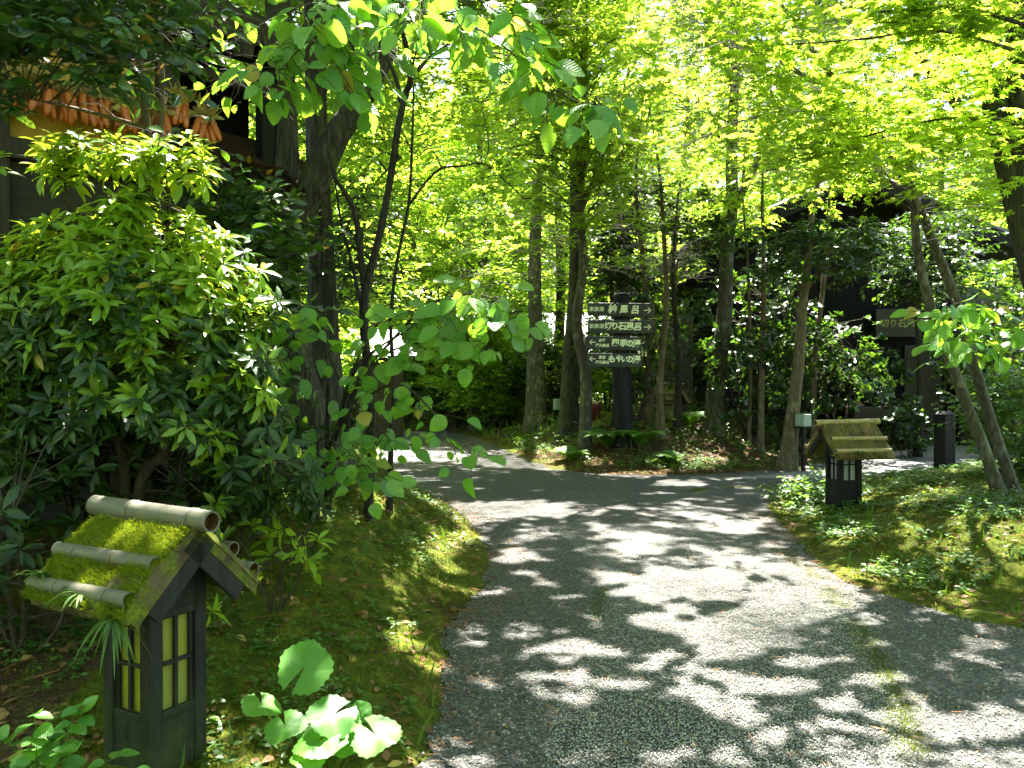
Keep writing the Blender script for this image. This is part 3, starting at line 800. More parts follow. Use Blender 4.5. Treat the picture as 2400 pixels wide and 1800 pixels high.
# ------------------------------------------------------------------ lettering
def lettering(parent, items, mat, name='lettering', y=-.0):
    """items: (text, x, z, size, bold) laid out on the local XZ plane, facing -Y; arrows as ('>',..) or ('<',..)"""
    mb = MB(); ar = MB()
    for txt, x, z, size, bold in items:
        if txt in '<>':
            s = 1 if txt == '>' else -1
            for a, b in (((-.5 * s, 0), (.5 * s, 0)), ((.5 * s, 0), (.1 * s, .38)), ((.5 * s, 0), (.1 * s, -.38))):
                a = np.array(a) * size; b = np.array(b) * size; d = b - a; L = np.linalg.norm(d); an = math.atan2(d[1], d[0])
                c, sn = math.cos(an), math.sin(an); R = np.array([[c, 0, -sn], [0, 1, 0], [sn, 0, c]])
                ar.box((x + (a + b)[0] / 2, y - .0015, z + (a + b)[1] / 2), (L + bold, .003, bold), R)
            continue
        cu = bpy.data.curves.new('lettering', 'FONT'); cu.body = txt; cu.size = size; cu.offset = bold; cu.extrude = .0015
        cu.align_x = 'CENTER'; cu.align_y = 'CENTER'; cu.resolution_u = 3; cu.shear = .12
        o = bpy.data.objects.new('lettering', cu); COL.objects.link(o)
        dg = bpy.context.evaluated_depsgraph_get(); dg.update()
        me = bpy.data.meshes.new_from_object(o.evaluated_get(dg))
        n = len(me.vertices); v = np.zeros(n * 3); me.vertices.foreach_get('co', v); v = v.reshape(-1, 3)
        fs = {}
        for p in me.polygons: fs.setdefault(len(p.vertices), []).append(list(p.vertices))
        v = np.column_stack([v[:, 0] + x, -v[:, 2] + y - .0015, v[:, 1] + z])
        mb.add(v, [np.array(f) for f in fs.values()], 0, smooth=False)
        bpy.data.objects.remove(o); bpy.data.curves.remove(cu); bpy.data.meshes.remove(me)
    if ar.n: ar.build('arrow', mat, parent)
    return mb.build(name, mat, parent)

# ------------------------------------------------------------------ garden lanterns
def bamboo(mb, a, b, r, nodes, hole=True, ra=1.0):
    a = np.asarray(a, float); b = np.asarray(b, float)
    ts = [0.0]; rs = [r]
    for t in nodes:
        ts += [t - .03, t - .008, t - .004, t + .004, t + .008, t + .03]; rs += [r * .99, r * 1.05, r * .97, r * .97, r * 1.06, r * .99]
    ts.append(1.0); rs.append(r * ra)
    P = a + (b - a) * np.array(ts)[:, None]; mb.tubes(P, np.array(rs), 20, 0)
    for t in nodes:
        p = a + (b - a) * t; e = (b - a) / np.linalg.norm(b - a) * .0022
        mb.tubes(np.array([p - e, p + e]), np.array([r * 1.005, r * 1.005]), 20, 1)
    d = (b - a) / np.linalg.norm(b - a)
    for p, s, rr in ((a, 1, r), (b, -1, r * ra)):
        mb.tubes(np.array([p, p + d * s * .001]), np.array([rr, rr * .82]), 20, 0)
        mb.tubes(np.array([p + d * s * .001, p + d * s * .05]), np.array([rr * .82, rr * .8]), 20, 2)
        mb.tubes(np.array([p + d * s * .048, p + d * s * .05]), np.array([rr * .81, .001]), 20, 2)

def lantern(loc, rz, label, roofm, bam, pane, wood, mossy, w=.25, hw=.31, drop=.28, zr=.96, xb=-.52, xf=.26, br=.032, panes=None):
    root = empty('garden_lantern', loc, label, 'garden lantern', 'roofed garden lanterns', rz)
    z0, z1 = .30, .66; h = w / 2; c = .052
    ze = zr - drop * (h / hw)
    f = MB()
    for sx in (-1, 1):
        for sy in (-1, 1):
            f.box((sx * (h - c / 2), sy * (h - c / 2), (ze - .02 - .12) / 2), (c, c, ze - .02 + .12), bev=.003)
    inner = w - 2 * c
    for sx in (-1, 1):
        f.box((sx * (h - .013), 0, z0 / 2 - .06), (.014, inner, z0 + .10)); f.box((0, sx * (h - .013), z0 / 2 - .06), (inner, .014, z0 + .10))
        for z, hh in ((z0, .03), (z1, .03)):
            f.box((sx * (h - .012), 0, z), (.022, inner - .001, hh), bev=.003); f.box((0, sx * (h - .012), z), (inner - .001, .022, hh), bev=.003)
        f.box((0, sx * (h - .015), (z1 + ze) / 2), (inner - .002, .012, max(.02, ze - z1 - .034)))
        # gable wall
        x = sx * (h - .008); t = .012
        v = np.array([[x - t / 2, -h, z1 + .016], [x - t / 2, h, z1 + .016], [x - t / 2, h, ze - .012], [x - t / 2, 0, zr - .03], [x - t / 2, -h, ze - .012]])
        v2 = v + np.array([t, 0, 0])
        k = np.arange(5); k2 = (k + 1) % 5
        f.add(np.vstack([v, v2]), [np.array([[4, 3, 2, 1, 0]]), np.array([[5, 6, 7, 8, 9]]), np.stack([k, k2, k2 + 5, k + 5], -1)], 0, smooth=False)
    f.build('post', M[wood], root)
    for k in range(4):
        R = rotz(k * math.pi / 2); g = MB(); zm = (z0 + z1) / 2; wh = z1 - z0 - .03
        g.box(R @ np.array([h - .020, 0, zm]), (.012, .014, wh), R); g.box(R @ np.array([h - .0195, 0, zm]), (.009, inner - .004, .014), R)
        g.box(R @ np.array([h - .020, -inner / 2 + .008, zm]), (.012, .014, wh), R); g.box(R @ np.array([h - .020, inner / 2 - .008, zm]), (.012, .014, wh), R)
        wn_ = g.build('window', M[wood], root)
        p = MB(); p.box(R @ np.array([h - .033, 0, zm]), (.004, inner - .004, wh + .02), R); p.build('pane', M[pane], wn_)
    sl = math.hypot(hw, drop); an = math.atan2(drop, hw); xc = (xb + xf) / 2; xl = xf - xb
    for s in (-1, 1):
        g = MB(); nu, nv = 60, 30; rng = np.random.default_rng(4 + s)
        u, v = np.meshgrid(np.linspace(xb, xf, nu), np.linspace(-.0, sl, nv))
        lift = .012 + (.045 * np.clip(v / sl * 2, .3, 1) if mossy and s < 0 else .012) * (.45 + .55 * vnoise(u, v, 14, 3)) + .012 * vnoise(u, v, 45, 5) + (.012 * vnoise(u, v * .2, 40, 8) if not mossy else 0)
        edge = np.minimum(np.minimum(u - xb, xf - u), np.minimum(sl - v, 1)); lift = lift * np.clip(edge / .015, 0, 1) ** .5
        # ragged lower edge
        v = np.where(v > sl * .98, v + .03 * (vnoise(u, u * 0, 30, 3) - .5), v)
        y = s * (v * math.cos(an) + lift * math.sin(an)); z = zr - v * math.sin(an) + lift * math.cos(an)
        top = np.stack([u, y, z], -1).reshape(-1, 3)
        i = np.arange(nv - 1)[:, None] * nu + np.arange(nu - 1)[None]
        q = np.stack([i, i + 1, i + nu + 1, i + nu], -1).reshape(-1, 4)
        g.add(top, q if s < 0 else q[:, ::-1])
        R = np.array([[1, 0, 0], [0, math.cos(-s * an), -math.sin(-s * an)], [0, math.sin(-s * an), math.cos(-s * an)]])
        cc = np.array([xc, s * sl / 2 * math.cos(an), zr - sl / 2 * math.sin(an)]) + R @ np.array([0, 0, -.019])
        g.box(cc, (xl - .004, sl - .004, .034), R)
        g.build('roof_slope', M[roofm], root)
        for x in (xf - .012, xb + .012):
            b = MB(); b.box(np.array([x, s * (sl * .42) * math.cos(an), zr - .004 - sl * .42 * math.sin(an)]) + R @ np.array([0, 0, -.066]), (.02, sl * .84, .06), R)
            b.build('gable_board', M[wood], root)
        if mossy:
            k = 30000 if s < 0 else 5000
            uu = rng.uniform(xb + .01, xf - .005, k); vv = rng.uniform(.03, sl, k)
            dens = vnoise(uu, vv, 8, 21) + (.25 if s < 0 else 0); ok = dens > .3; uu, vv = uu[ok], vv[ok]; k = len(uu); lf = .010 + (.045 * np.clip(vv / sl * 2, .3, 1) if s < 0 else .012) * (.45 + .55 * vnoise(uu, vv, 14, 3))
            O = np.stack([uu, s * (vv * math.cos(an) + lf * math.sin(an)), zr - vv * math.sin(an) + lf * math.cos(an)], -1)
            X = np.array([0, s * math.sin(an), math.cos(an)]) + rng.normal(0, .55, (k, 3))
            m = MB(); m.leaves(T_MOSS, O, X, rng.normal(0, 1, (k, 3)), rng.uniform(.012, .034, k)); m.build('moss', M['roofmoss'], root)
        if not mossy:
            k = 5200; uu = rng.uniform(xb + .01, xf - .01, k); vv = rng.uniform(0, sl * .93, k); lf = .022 + .012 * vnoise(uu, vv * .3, 30, 5)
            O = np.stack([uu, s * (vv * math.cos(an) + lf * math.sin(an)), zr - vv * math.sin(an) + lf * math.cos(an)], -1)
            X = np.array([0, s * math.cos(an), -math.sin(an)]) + rng.normal(0, .10, (k, 3)); m = MB(); m.leaves(T_MOSS, O, X, np.array([0, s * math.sin(an), math.cos(an)]) + rng.normal(0, .3, (k, 3)), rng.uniform(.05, .11, k) * .9)
            m.build('straw', M['straw'], root)
        for v_, rr in ((.50, .85), (.86, .85)):
            e = MB(); x1 = xf - .01
            off = .026 + (.024 if mossy and s < 0 else .01)
            y = s * (sl * v_ * math.cos(an) + off * math.sin(an)); z = zr - sl * v_ * math.sin(an) + off * math.cos(an)
            bamboo(e, (xb - .01 if v_ < .8 else xb + (.02 if not mossy else .0), y, z), (x1 + (.02 if v_ > .8 and not mossy else 0), y, z), br * rr, (.22, .62) if v_ < .8 else (.3, .8))
            e.build('batten', [M[bam], M['node'], M['bamboohole']], root)
    e = MB(); zz = zr + br * .75
    bamboo(e, (xb - .05, 0, zz + .012), (xf + .06, 0, zz), br * 1.22, (.36, .86) if mossy else (.09, .5, .92), ra=.97)
    e.build('ridge_pole', [M[bam], M['node'], M['bamboohole']], root)
    return root

lantern((-1.318, 2.97, 0.0), math.radians(-28), 'black wooden lantern with thick green moss on its roof and yellow panes', 'bark_shingle', 'greybamboo', 'yellowpane', 'lanternwood', True, hw=.28, drop=.27, zr=.975, xb=-.30, xf=.235)
FL = (3.61, 8.75); fz = gz(*FL)
lantern((FL[0], FL[1], fz), math.radians(189), 'black lantern with tan bamboo poles on a brown thatch roof and white panes', 'thatch', 'tanbamboo', 'whitepane', 'blackwood', False, w=.27, hw=.34, drop=.33, zr=.905, xb=-.37, xf=.27, br=.027)
p3 = W(1576, 950, 16.6)
lantern((p3[0], p3[1], .42), math.radians(-50), 'small pale roofed lantern half hidden behind the grey slatted screen trees', 'thatch', 'greybamboo', 'yellowpane', 'greywood', False, w=.27, hw=.34, drop=.36, zr=.95)

def strap_tuft(label, loc, n, L, seed, down=.4, dirn=(0, 0, 1)):
    rng = np.random.default_rng(seed); mb = MB()
    for k in range(n):
        a = rng.uniform(0, 6.28); d = np.array([math.cos(a), math.sin(a), rng.uniform(.1, 1.0)]) + np.array(dirn); d /= np.linalg.norm(d)
        l = L * rng.uniform(.6, 1.15); t = np.linspace(0, 1, 6)[:, None]
        P = d * l * t - UP * down * l * t ** 2
        s = nrm(np.cross(d, UP)) * .0042 * (L / .1) * np.sin(math.pi * np.clip(t * .85 + .12, 0, 1))
        q = np.arange(5)[:, None] * 2 + np.array([[0, 1, 3, 2]])
        mb.add(np.stack([P - s, P + s], 1).reshape(-1, 3), q)
    o = mb.build('fern_tuft', M['grass']); o.location = loc; return tag(o, label, 'fern tuft', 'fern tufts growing on lantern roofs')
def on_roof(u, sd, v, up=.03):
    """a point on the mossy lantern's roof: along the ridge, side, down the slope"""
    sl = math.hypot(.28, .27); p = rotz(math.radians(-28)) @ np.array([u, sd * v * sl * .28 / sl, 0]); return np.array([-1.318, 2.97, 0]) + p + np.array([0, 0, .975 - v * .27 + up])
strap_tuft('strap-leaved fern tuft at the far lower corner of the mossy lantern roof', on_roof(-.26, -1, .93, .05), 46, .16, 1, .6)
strap_tuft('strap-leaved fern tuft below the lowest bamboo batten of the mossy lantern', on_roof(-.02, -1, .97, .05), 36, .14, 2, .6, (-.1, -.3, .2))
strap_tuft('drooping fern tuft hanging off the mossy lantern eave beside the moss cushion', on_roof(.16, -1, 1.03, .02), 30, .12, 3, 1.0, (0, -.3, -.5))
strap_tuft('small fern tuft on the right roof slope of the mossy lantern', on_roof(.19, 1, .5, .05), 18, .12, 4, .4)
strap_tuft('grassy fern tuft along the thatch eave of the tan bamboo lantern', W(2015, 1068, 8.4), 44, .16, 5, .6)
strap_tuft('short grassy fern tuft at the left eave of the tan bamboo lantern', W(1955, 1072, 8.4), 18, .13, 6, .7)
def cushion():
    mb = MB(); rng = np.random.default_rng(5); k = 30
    th, ph = np.meshgrid(np.linspace(0, 2 * math.pi, k, endpoint=False), np.linspace(.02, math.pi - .02, 16))
    r = .042 * (1 + .22 * vnoise(th * 3, ph * 3, 1.2, 2))
    V = np.stack([r * np.sin(ph) * np.cos(th), r * np.sin(ph) * np.sin(th), r * .8 * np.cos(ph)], -1).reshape(-1, 3)
    i = np.arange(15)[:, None] * k + np.arange(k)[None]; j = np.arange(15)[:, None] * k + (np.arange(k)[None] + 1) % k
    mb.add(V, np.stack([i, i + k, j + k, j], -1).reshape(-1, 4))
    d = nrm(rng.normal(0, 1, (1500, 3))); mb.leaves(T_MOSS, d * .042, d + rng.normal(0, .4, (1500, 3)), rng.normal(0, 1, (1500, 3)), rng.uniform(.008, .02, 1500))
    o = mb.build('moss_cushion', M['mossblade']); o.location = on_roof(.155, -1, .93, .025); tag(o, 'round grey-green moss cushion on the eave of the mossy lantern', 'moss')
cushion()

# ------------------------------------------------------------------ sign post
def signpost():
    d = 14.3; b = W(1455, 1000, d); z = gz(b[0], d)
    root = empty('signpost', (b[0], d, z), 'dark log signpost with four direction boards lettered in white', 'signpost')
    top = W(1458, 688, d)[2] - z
    mb = MB(); P = spl(np.array([[.07, 0, -.1], [.045, 0, .5], [0, 0, 1.2], [.005, 0, top * .7], [.02, 0, top]]), 40)
    mb.tubes(P, np.linspace(.185, .14, 40), 22, 0, .035, np.random.default_rng(3), cap=True); mb.build('post', M['blackwood'], root)
    def board(x0, x1, y0, y1, items, tilt):
        a = W(x0, y1, d); c = W(x1, y0, d); wd = c[0] - a[0]; hh = c[2] - a[2]
        m = MB(); m.box((0, 0, 0), (wd, .035, hh), bev=.006)
        o = m.build('sign_board', M['signwood'], root); o.location = ((a[0] + c[0]) / 2 - b[0], -.175, (a[2] + c[2]) / 2 - z); o.rotation_euler = (0, math.radians(tilt), 0)
        k = d / F
        lettering(o, [(t, (px - (x0 + x1) / 2) * k, ((y0 + y1) / 2 - py) * k, s * k, bd) for t, px, py, s, bd in items], M['letter'], y=-.019)
    board(1376, 1527, 712.5, 743, [('家族湯', 1395, 728, 11.5, .001), ('桧', 1432, 728, 22, .005), ('風', 1458, 728, 20, .005), ('呂', 1484, 729, 20, .005), ('>', 1513, 729, 15, .013)], .6)
    board(1376, 1527, 751.5, 782, [('家族湯', 1395, 767, 11.5, .001), ('切', 1422, 767, 19, .005), ('り', 1437, 767, 18, .005), ('石', 1454, 767, 20, .005), ('風', 1472, 767, 19, .005), ('呂', 1490, 768, 19, .005), ('>', 1513, 768, 15, .013)], .3)
    board(1371, 1501, 790, 821, [('<', 1386, 804, 13, .013), ('女性', 1408, 800, 8, .002), ('露天風呂', 1408.5, 811.5, 8, .002), ('四', 1438, 805, 18, .005), ('季', 1457, 806, 18, .005), ('の', 1471, 806, 18, .006), ('湯', 1487, 807, 19, .005)], .9)
    board(1374, 1500.5, 829, 861, [('<', 1386, 842, 13, .013), ('混浴', 1408, 839, 8, .002), ('露天風呂', 1408.5, 850.5, 8, .002), ('も', 1430, 843, 18, .006), ('や', 1447, 842, 17, .006), ('い', 1459, 843, 15, .006), ('の', 1471, 843, 18, .006), ('湯', 1487, 844, 19, .005)], .5)
signpost()

# ------------------------------------------------------------------ farmhouse with hanging corn, on the left
HA = np.array([-3.14, 4.93]); HB = np.array([-1.86, 6.25]); HL = np.linalg.norm(HB - HA); HE = (HB - HA) / HL; HN = np.array([HE[1], -HE[0]])   # along the wall, out of the wall
HR = np.column_stack([np.append(HE, 0), np.append(-HN, 0), [0, 0, 1.0]])   # local x along wall, local y into the building
house = empty('farmhouse', (HA[0], HA[1], 0), 'dark timber farmhouse with ochre plaster and weathered board siding', 'house', rz=math.atan2(HE[1], HE[0]))
def hz(px, py):
    """wall-plane point seen at a pixel: (u along the wall, z)"""
    k = (px - 1200) / F
    d = (HA[0] - HE[0] / HE[1] * HA[1]) / (k - HE[0] / HE[1])
    return (d - HA[1]) / HE[1], EYE + (HOR - py) / F * d
def build_house():
    m = MB()
    zs = np.linspace(-.1, 2.86, 15)
    for k in range(14):
        R = np.array([[1, 0, 0], [0, math.cos(.05), -math.sin(.05)], [0, math.sin(.05), math.cos(.05)]])
        m.box((-.3, .03 + .0013 * (k % 3), (zs[k] + zs[k + 1]) / 2), (4.2, .022, zs[1] - zs[0] + .01), R)
    m.build('siding', M['sidewood'], house)
    m = MB(); m.box((-.6, .06, 3.42), (3.3, .05, 1.1)); m.build('plaster_panel', M['ochre'], house)
    for u in (-1.2, -.02, 1.02, 1.79):
        m = MB(); m.box((u, .0, 1.9), (.13, .12, 4.2), bev=.008); m.build('post', M['blackwood' if u > 1.5 else 'darkwood'], house)
    for z, hh, mt, y in ((2.92, .13, 'darkwood', -.03), (2.2, .10, 'ochrewood', -.035), (4.0, .2, 'blackwall', -.03), (3.72, .07, 'darkwood', -.02)):
        m = MB(); m.box((-.3, y, z), (4.26, .1, hh), bev=.008); m.build('beam', M[mt], house)
    m = MB(); m.box((1.4, .45, 3.4), (.95, .02, 1.2)); m.box((-.6, 1.6, 2.0), (4.4, 3.0, .04)); m.build('painted_dark_opening', M['darkvoid'], house)  # black sheets painted as the unlit interior under the eaves
    # roof: sloping slab with rafters, overhanging towards the garden
    R = np.array([[1, 0, 0], [0, math.cos(.5), -math.sin(.5)], [0, math.sin(.5), math.cos(.5)]])
    r = MB(); r.box((-.7, 1.4, 4.95), (5.3, 4.2, .16), R); rf = r.build('roof', M['darkwood'], house)
    for k in range(9):
        q = MB(); q.box(np.array([-2.9 + k * .53, .3, 4.22]), (.07, 2.0, .09), R); q.build('rafter', M['darkwood'], rf)
    # lower thatched eave past the end of the wall
    t = MB(); rng = np.random.default_rng(2)
    a = np.array([1.05, -.1, 3.05]);
    k = 5200; u = rng.uniform(.98, 2.2, k); v = rng.uniform(0, 1, k)
    O = np.stack([u, .42 - .55 * v, 3.42 - .36 * v + rng.normal(0, .015, k)], -1); X = np.stack([rng.normal(0, .08, k), np.full(k, -.75), np.full(k, -.62)], -1) + rng.normal(0, .06, (k, 3))
    t.leaves(T_MOSS, O, X, UP + rng.normal(0, .6, (k, 3)), rng.uniform(.12, .26, k)); t.box((1.6, .15, 3.28), (1.2, .6, .03), np.array([[1, 0, 0], [0, .83, -.55], [0, .55, .83]]))
    t.build('thatch_eave', M['eavethatch'], house)
    t = MB(); t.box((2.0, .1, .75), (.16, .05, 1.5), bev=.008); t.build('grey_post', M['greywood'], house)
build_house()

def corn():
    k, nn = 28, 26
    th = np.linspace(0, 2 * math.pi, k, endpoint=False); t = np.linspace(0, 1, nn)
    r = .024 * (np.clip(1 - (t - .35) ** 2 * .9, 0, 1)) * np.where(t > .86, np.sqrt(np.clip((1 - t) / .14, 0.003, 1)), 1) * np.where(t < .06, .5 + t * 8, 1)
    Rr = r[:, None] * (1 + .07 * np.cos(th * 14)[None] + .04 * np.cos(t * 2 * math.pi * 22)[:, None])
    V = np.stack([Rr * np.cos(th), Rr * np.sin(th), np.broadcast_to(-.19 * t[:, None], Rr.shape)], -1).reshape(-1, 3)
    i = np.arange(nn - 1)[:, None] * k + np.arange(k)[None]; j = np.arange(nn - 1)[:, None] * k + (np.arange(k)[None] + 1) % k
    mb = MB(); mb.add(V, np.stack([i, i + k, j + k, j], -1).reshape(-1, 4)); cob0 = mb.build('cob', M['cob'])
    h = MB(); rng = np.random.default_rng(8); n = 42
    X = rng.normal(0, .8, (n, 3)); X[:, 2] = rng.uniform(.1, 1.3, n); X[30:, 2] = rng.uniform(-.9, .1, n - 30)
    h.leaves(T_LANCE, rng.normal(0, .012, (n, 3)), X, rng.normal(0, 1, (n, 3)), rng.uniform(.06, .13, n)); husk0 = h.build('husk', M['husk'])
    spots = []
    for q, px in enumerate((25, 62, 98, 140, 183, 226, 268, 312, 352)):
        spots.append((px, 205 + q * 9, 4, 'orange corn bunch tied with dry husks in the row on the ochre wall', 'corn bunches in a row on the ochre wall', 1.0))
    spots.append((400, 250, 5, 'large corn bunch with splayed pale husks nearest the oak trunks', 'corn bunches in a row on the ochre wall', 1.0))
    spots.append((455, 285, 7, 'end corn bunch with pale husk head at the dark opening', 'corn bunches in a row on the ochre wall', 1.05))
    first = True
    for px, py, nc, label, grp, sc in spots:
        u, z = hz(px, py); P = np.append(HA, 0) + HR @ np.array([u, -.16, z])
        root = empty('corn_bunch', P, label, 'corn', grp, rng.uniform(0, 6)); root.scale = (sc,) * 3
        for c in range(nc):
            o = cob0 if first else cob0.copy()
            if not first: COL.objects.link(o)
            first = False; o.parent = root
            a = 2 * math.pi * c / nc; o.location = (.03 * math.cos(a), .03 * math.sin(a), rng.uniform(-.02, .015))
            o.rotation_euler = (rng.normal(0, .1) + .25 * math.sin(a), -.25 * math.cos(a) + rng.normal(0, .1), rng.uniform(0, 6))
        o = husk0 if px == 25 else husk0.copy()
        if px != 25: COL.objects.link(o)
        o.parent = root; o.rotation_euler = (0, 0, rng.uniform(0, 6)); o.scale = (1.0,) * 3 if px < 390 else (1.25,) * 3
corn()
g = MB(); g.tubes(np.array([[0, 0, .1], [0, 0, .05], [0, 0, .03], [0, 0, 0], [0, 0, -.035], [0, 0, -.06]]), np.array([.004, .012, .026, .04, .034, .004]), 16)
o = g.build('gourd', M['gourd']); u, z = hz(8, 125); o.location = np.append(HA, 0) + HR @ np.array([u, -.14, z]); tag(o, 'greenish dried gourd hung beside the leftmost corn under the eave', 'gourd')

# ------------------------------------------------------------------ dark bath house on the right
def bathhouse():
    Y0 = 18.6; b = empty('bath_house', (0, Y0, 0), 'black boarded bath house with a tiled gable roof behind the shrubs', 'building')
    def X(px, d=Y0): return (px - 1200) / F * d
    def Z(py, d=Y0): return EYE + (HOR - py) / F * d
    xl, xr, xp = X(1655), X(2240), X(1985); zp = Z(425); ze = Z(585)
    m = MB(); n = 40; xs = np.linspace(xl, xr, n + 1)
    for k in range(n):
        xc = (xs[k] + xs[k + 1]) / 2
        top = min(zp - .2, ze + (zp - ze) * (1 - abs(xc - xp) / (xp - X(1600)))) - .15
        m.box((xc, .0 + .004 * (k % 3), top / 2 - .1), ((xs[1] - xs[0]) * .97, .03, top + .2))
    m.build('board_wall', M['blackwall'], b)
    m = MB(); m.box(((xl + xr) / 2, 3.0, 2.0), (xr - xl - .1, 5.5, 4.2)); m.build('inner_walls', M['darkvoid'], b)
    run = xp - X(1590); rise = zp - Z(600); an = math.atan2(rise, run); L = math.hypot(run, rise)
    for s in (-1, 1):
        c, sn = math.cos(s * an), math.sin(s * an); R = np.array([[c, 0, sn], [0, 1, 0], [-sn, 0, c]])
        mid = np.array([xp + s * run / 2, 2.4, zp - rise / 2])
        m = MB(); m.box(mid, (L, 6.4, .1), R)
        rf = m.build('roof', M['rooftile'], b)
        t = MB()
        for k in range(24):        # tile rolls running down the slope
            yy = -.75 + k * .27
            P = np.array([[xp + s * .05, yy, zp + .06], [xp + s * run, yy, zp - rise + .08]]); t.tubes(P + 0, np.array([.06, .06]), 8, 0, cap=True)
        t.build('tile_rolls', M['rooftile'], rf)
        m = MB(); m.box(np.array([xp + s * run / 2, -.83, zp - rise / 2 - .1]), (L, .06, .26), R); m.build('barge_board', M['blackwood'], b)
    m = MB(); m.tubes(np.array([[xp, -.95, zp + .16], [xp, 5.5, zp + .16]]), np.array([.15, .15]), 12, 0, cap=True)
    m.box((xp, 2.3, zp + .06), (.36, 6.4, .14), bev=.02); m.build('ridge', M['rooftile'], b)
    m = MB()
    m.tubes(np.array([[xp, -1.08, zp + .2], [xp, -.94, zp + .2]]), np.array([.2, .26]), 14, 0, cap=True)
    for s in (-1, 1):
        m.tubes(np.array([[xp + s * .2, -1.0, zp + .02], [xp + s * .36, -1.0, zp - .02], [xp + s * .48, -1.0, zp + .08]]), np.array([.1, .08, .03]), 8, 0)
    m.tubes(np.array([[xp, -1.0, zp + .36], [xp, -1.02, zp + .52], [xp, -1.06, zp + .6]]), np.array([.1, .07, .02]), 8, 0); m.build('ridge_end_tile', M['rooftile'], b)
    m = MB(); m.box((X(2160), -.05, 1.15), (.85, .04, 2.3), bev=.005); m.build('door', M['darkwood'], b)
    m = MB(); m.box((X(2243), -.12, 1.6), (.16, .16, 3.2), bev=.01); m.build('corner_post', M['blackwood'], b)
bathhouse()
def wall_sign():
    d = 18.35; a = W(2052, 790, d); c = W(2160, 724, d)
    m = MB(); m.box((0, 0, 0), (c[0] - a[0], .04, c[2] - a[2]), bev=.006); o = m.build('name_board', wood_mat('olive_board_wood', (.018, .017, .007), (.034, .03, .012), (1, 20, 20)))
    o.location = ((a[0] + c[0]) / 2, d, (a[2] + c[2]) / 2); tag(o, 'olive brown name board lettered in yellow on the black bath house', 'sign')
    lettering(o, [('切り石風呂', .06, -.02, .20, .003)], M['letteryellow'], y=-.022)
wall_sign()
def small_things():
    # bench-like stand in front of the bath house
    d = 17.2; a = W(1990, 958, d); c = W(2132, 958, d); r = empty('timber_stand', ((a[0] + c[0]) / 2, d, 0), 'dark brown timber stand with thick top in front of the bath house', 'stand'); L = c[0] - a[0]
    m = MB(); m.box((0, 0, .80), (L, .5, .24), bev=.01); m.build('top', M['darkwood'], r)
    for s in (-1, 1):
        m = MB(); m.box((s * (L / 2 - .12), 0, .33), (.16, .4, .70), bev=.01); m.build('leg', M['darkwood'], r)
    # black square post with cap
    d = 13.4; p = W(2214, 1080, d); z = gz(p[0], d); top = W(0, 962, d)[2] - z
    r = empty('bollard', (p[0], d, z), 'black square timber bollard with a low pyramid cap by the side path', 'bollard', rz=.35)
    m = MB(); m.box((0, 0, top / 2 - .08), (.235, .235, top + .02), bev=.008); m.build('shaft', M['blackwood'], r)
    m = MB(); m.box((0, 0, top - .035), (.255, .255, .05), taper=.5); m.build('cap', M['blackwood'], r)
    # pale cube lamp on a thin post
    d = 13.2; p = W(1883, 985, d); z = gz(p[0], d); r = empty('cube_lamp', (p[0], d, z), 'pale cube lamp on a dark stake left of the thatched lantern', 'garden lamp', rz=.5)
    hz_ = p[2] - z; m = MB(); m.box((0, 0, hz_), (.185, .185, .20), bev=.008); m.build('lamp_shade', M['cubelamp'], r)
    m = MB(); m.box((0, 0, hz_ / 2 - .1), (.05, .05, hz_ - .02)); m.box((0, 0, hz_ - .115), (.2, .2, .02)); m.build('stake', M['blackwood'], r)
    d = 19.5; p = W(1312, 948, d); z = gz(p[0], d); r = empty('box_lamp', (p[0], d, z), 'small pale box lamp among leaves left of the signpost', 'garden lamp', rz=.2)
    hz_ = max(.3, p[2] - z); m = MB(); m.box((0, 0, hz_), (.27, .27, .26), bev=.01); m.build('lamp_shade', M['cubelamp'], r)
    m = MB(); m.box((0, 0, hz_ / 2 - .1), (.07, .07, hz_ - .02)); m.build('stake', M['blackwood'], r)
    # slatted screen
    d = 17.4; a = W(1548, 960, d); c = W(1625, 960, d); n = 24; r = empty('slatted_screen', ((a[0] + c[0]) / 2, d, .3), 'grey vertical slat screen beside the small pale lantern', 'screen'); L = c[0] - a[0]
    m = MB()
    for k in range(n): m.box((-L / 2 + L * (k + .5) / n, 0, 1.35 + .01 * (k % 3)), (.016, .018, 2.5))
    m.build('slats', M['slat'], r)
    for z in (.25, 1.3, 2.4):
        m = MB(); m.box((0, .025, z), (L, .03, .05)); m.build('rail', M['darkwood'], r)
    # white curtain at the entrance
    d = 18.9; p = W(2246, 900, d); m = MB(); n = 26; xs = np.linspace(-.16, .16, n); P0 = np.stack([xs, .05 * np.sin(xs * 70), np.full(n, .62)], -1); P1 = P0.copy(); P1[:, 2] = -.72; P1[:, 1] *= 1.5
    m.add(np.vstack([P0, P1]), np.stack([np.arange(n - 1), np.arange(1, n), np.arange(1, n) + n, np.arange(n - 1) + n], -1)); o = m.build('entrance_curtain', M['curtain']); o.location = p
    sm = o.modifiers.new('thick', 'SOLIDIFY'); sm.thickness = .004
    tag(o, 'narrow white cloth curtain hanging at the bath house entrance', 'curtain')
    m = MB(); m.tubes(np.array([[0, 0, 0], [0, 0, .03], [0, 0, .3], [0, 0, .34]]), np.array([.12, .14, .17, .15]), 18, cap=True); o = m.build('red_pot', M['redpot']); p = W(1392, 935, 18.2); o.location = (p[0], p[1], gz(p[0], p[1]) - .01); tag(o, 'dull red pot on the ground between trunks behind the signpost', 'pot')
small_things()
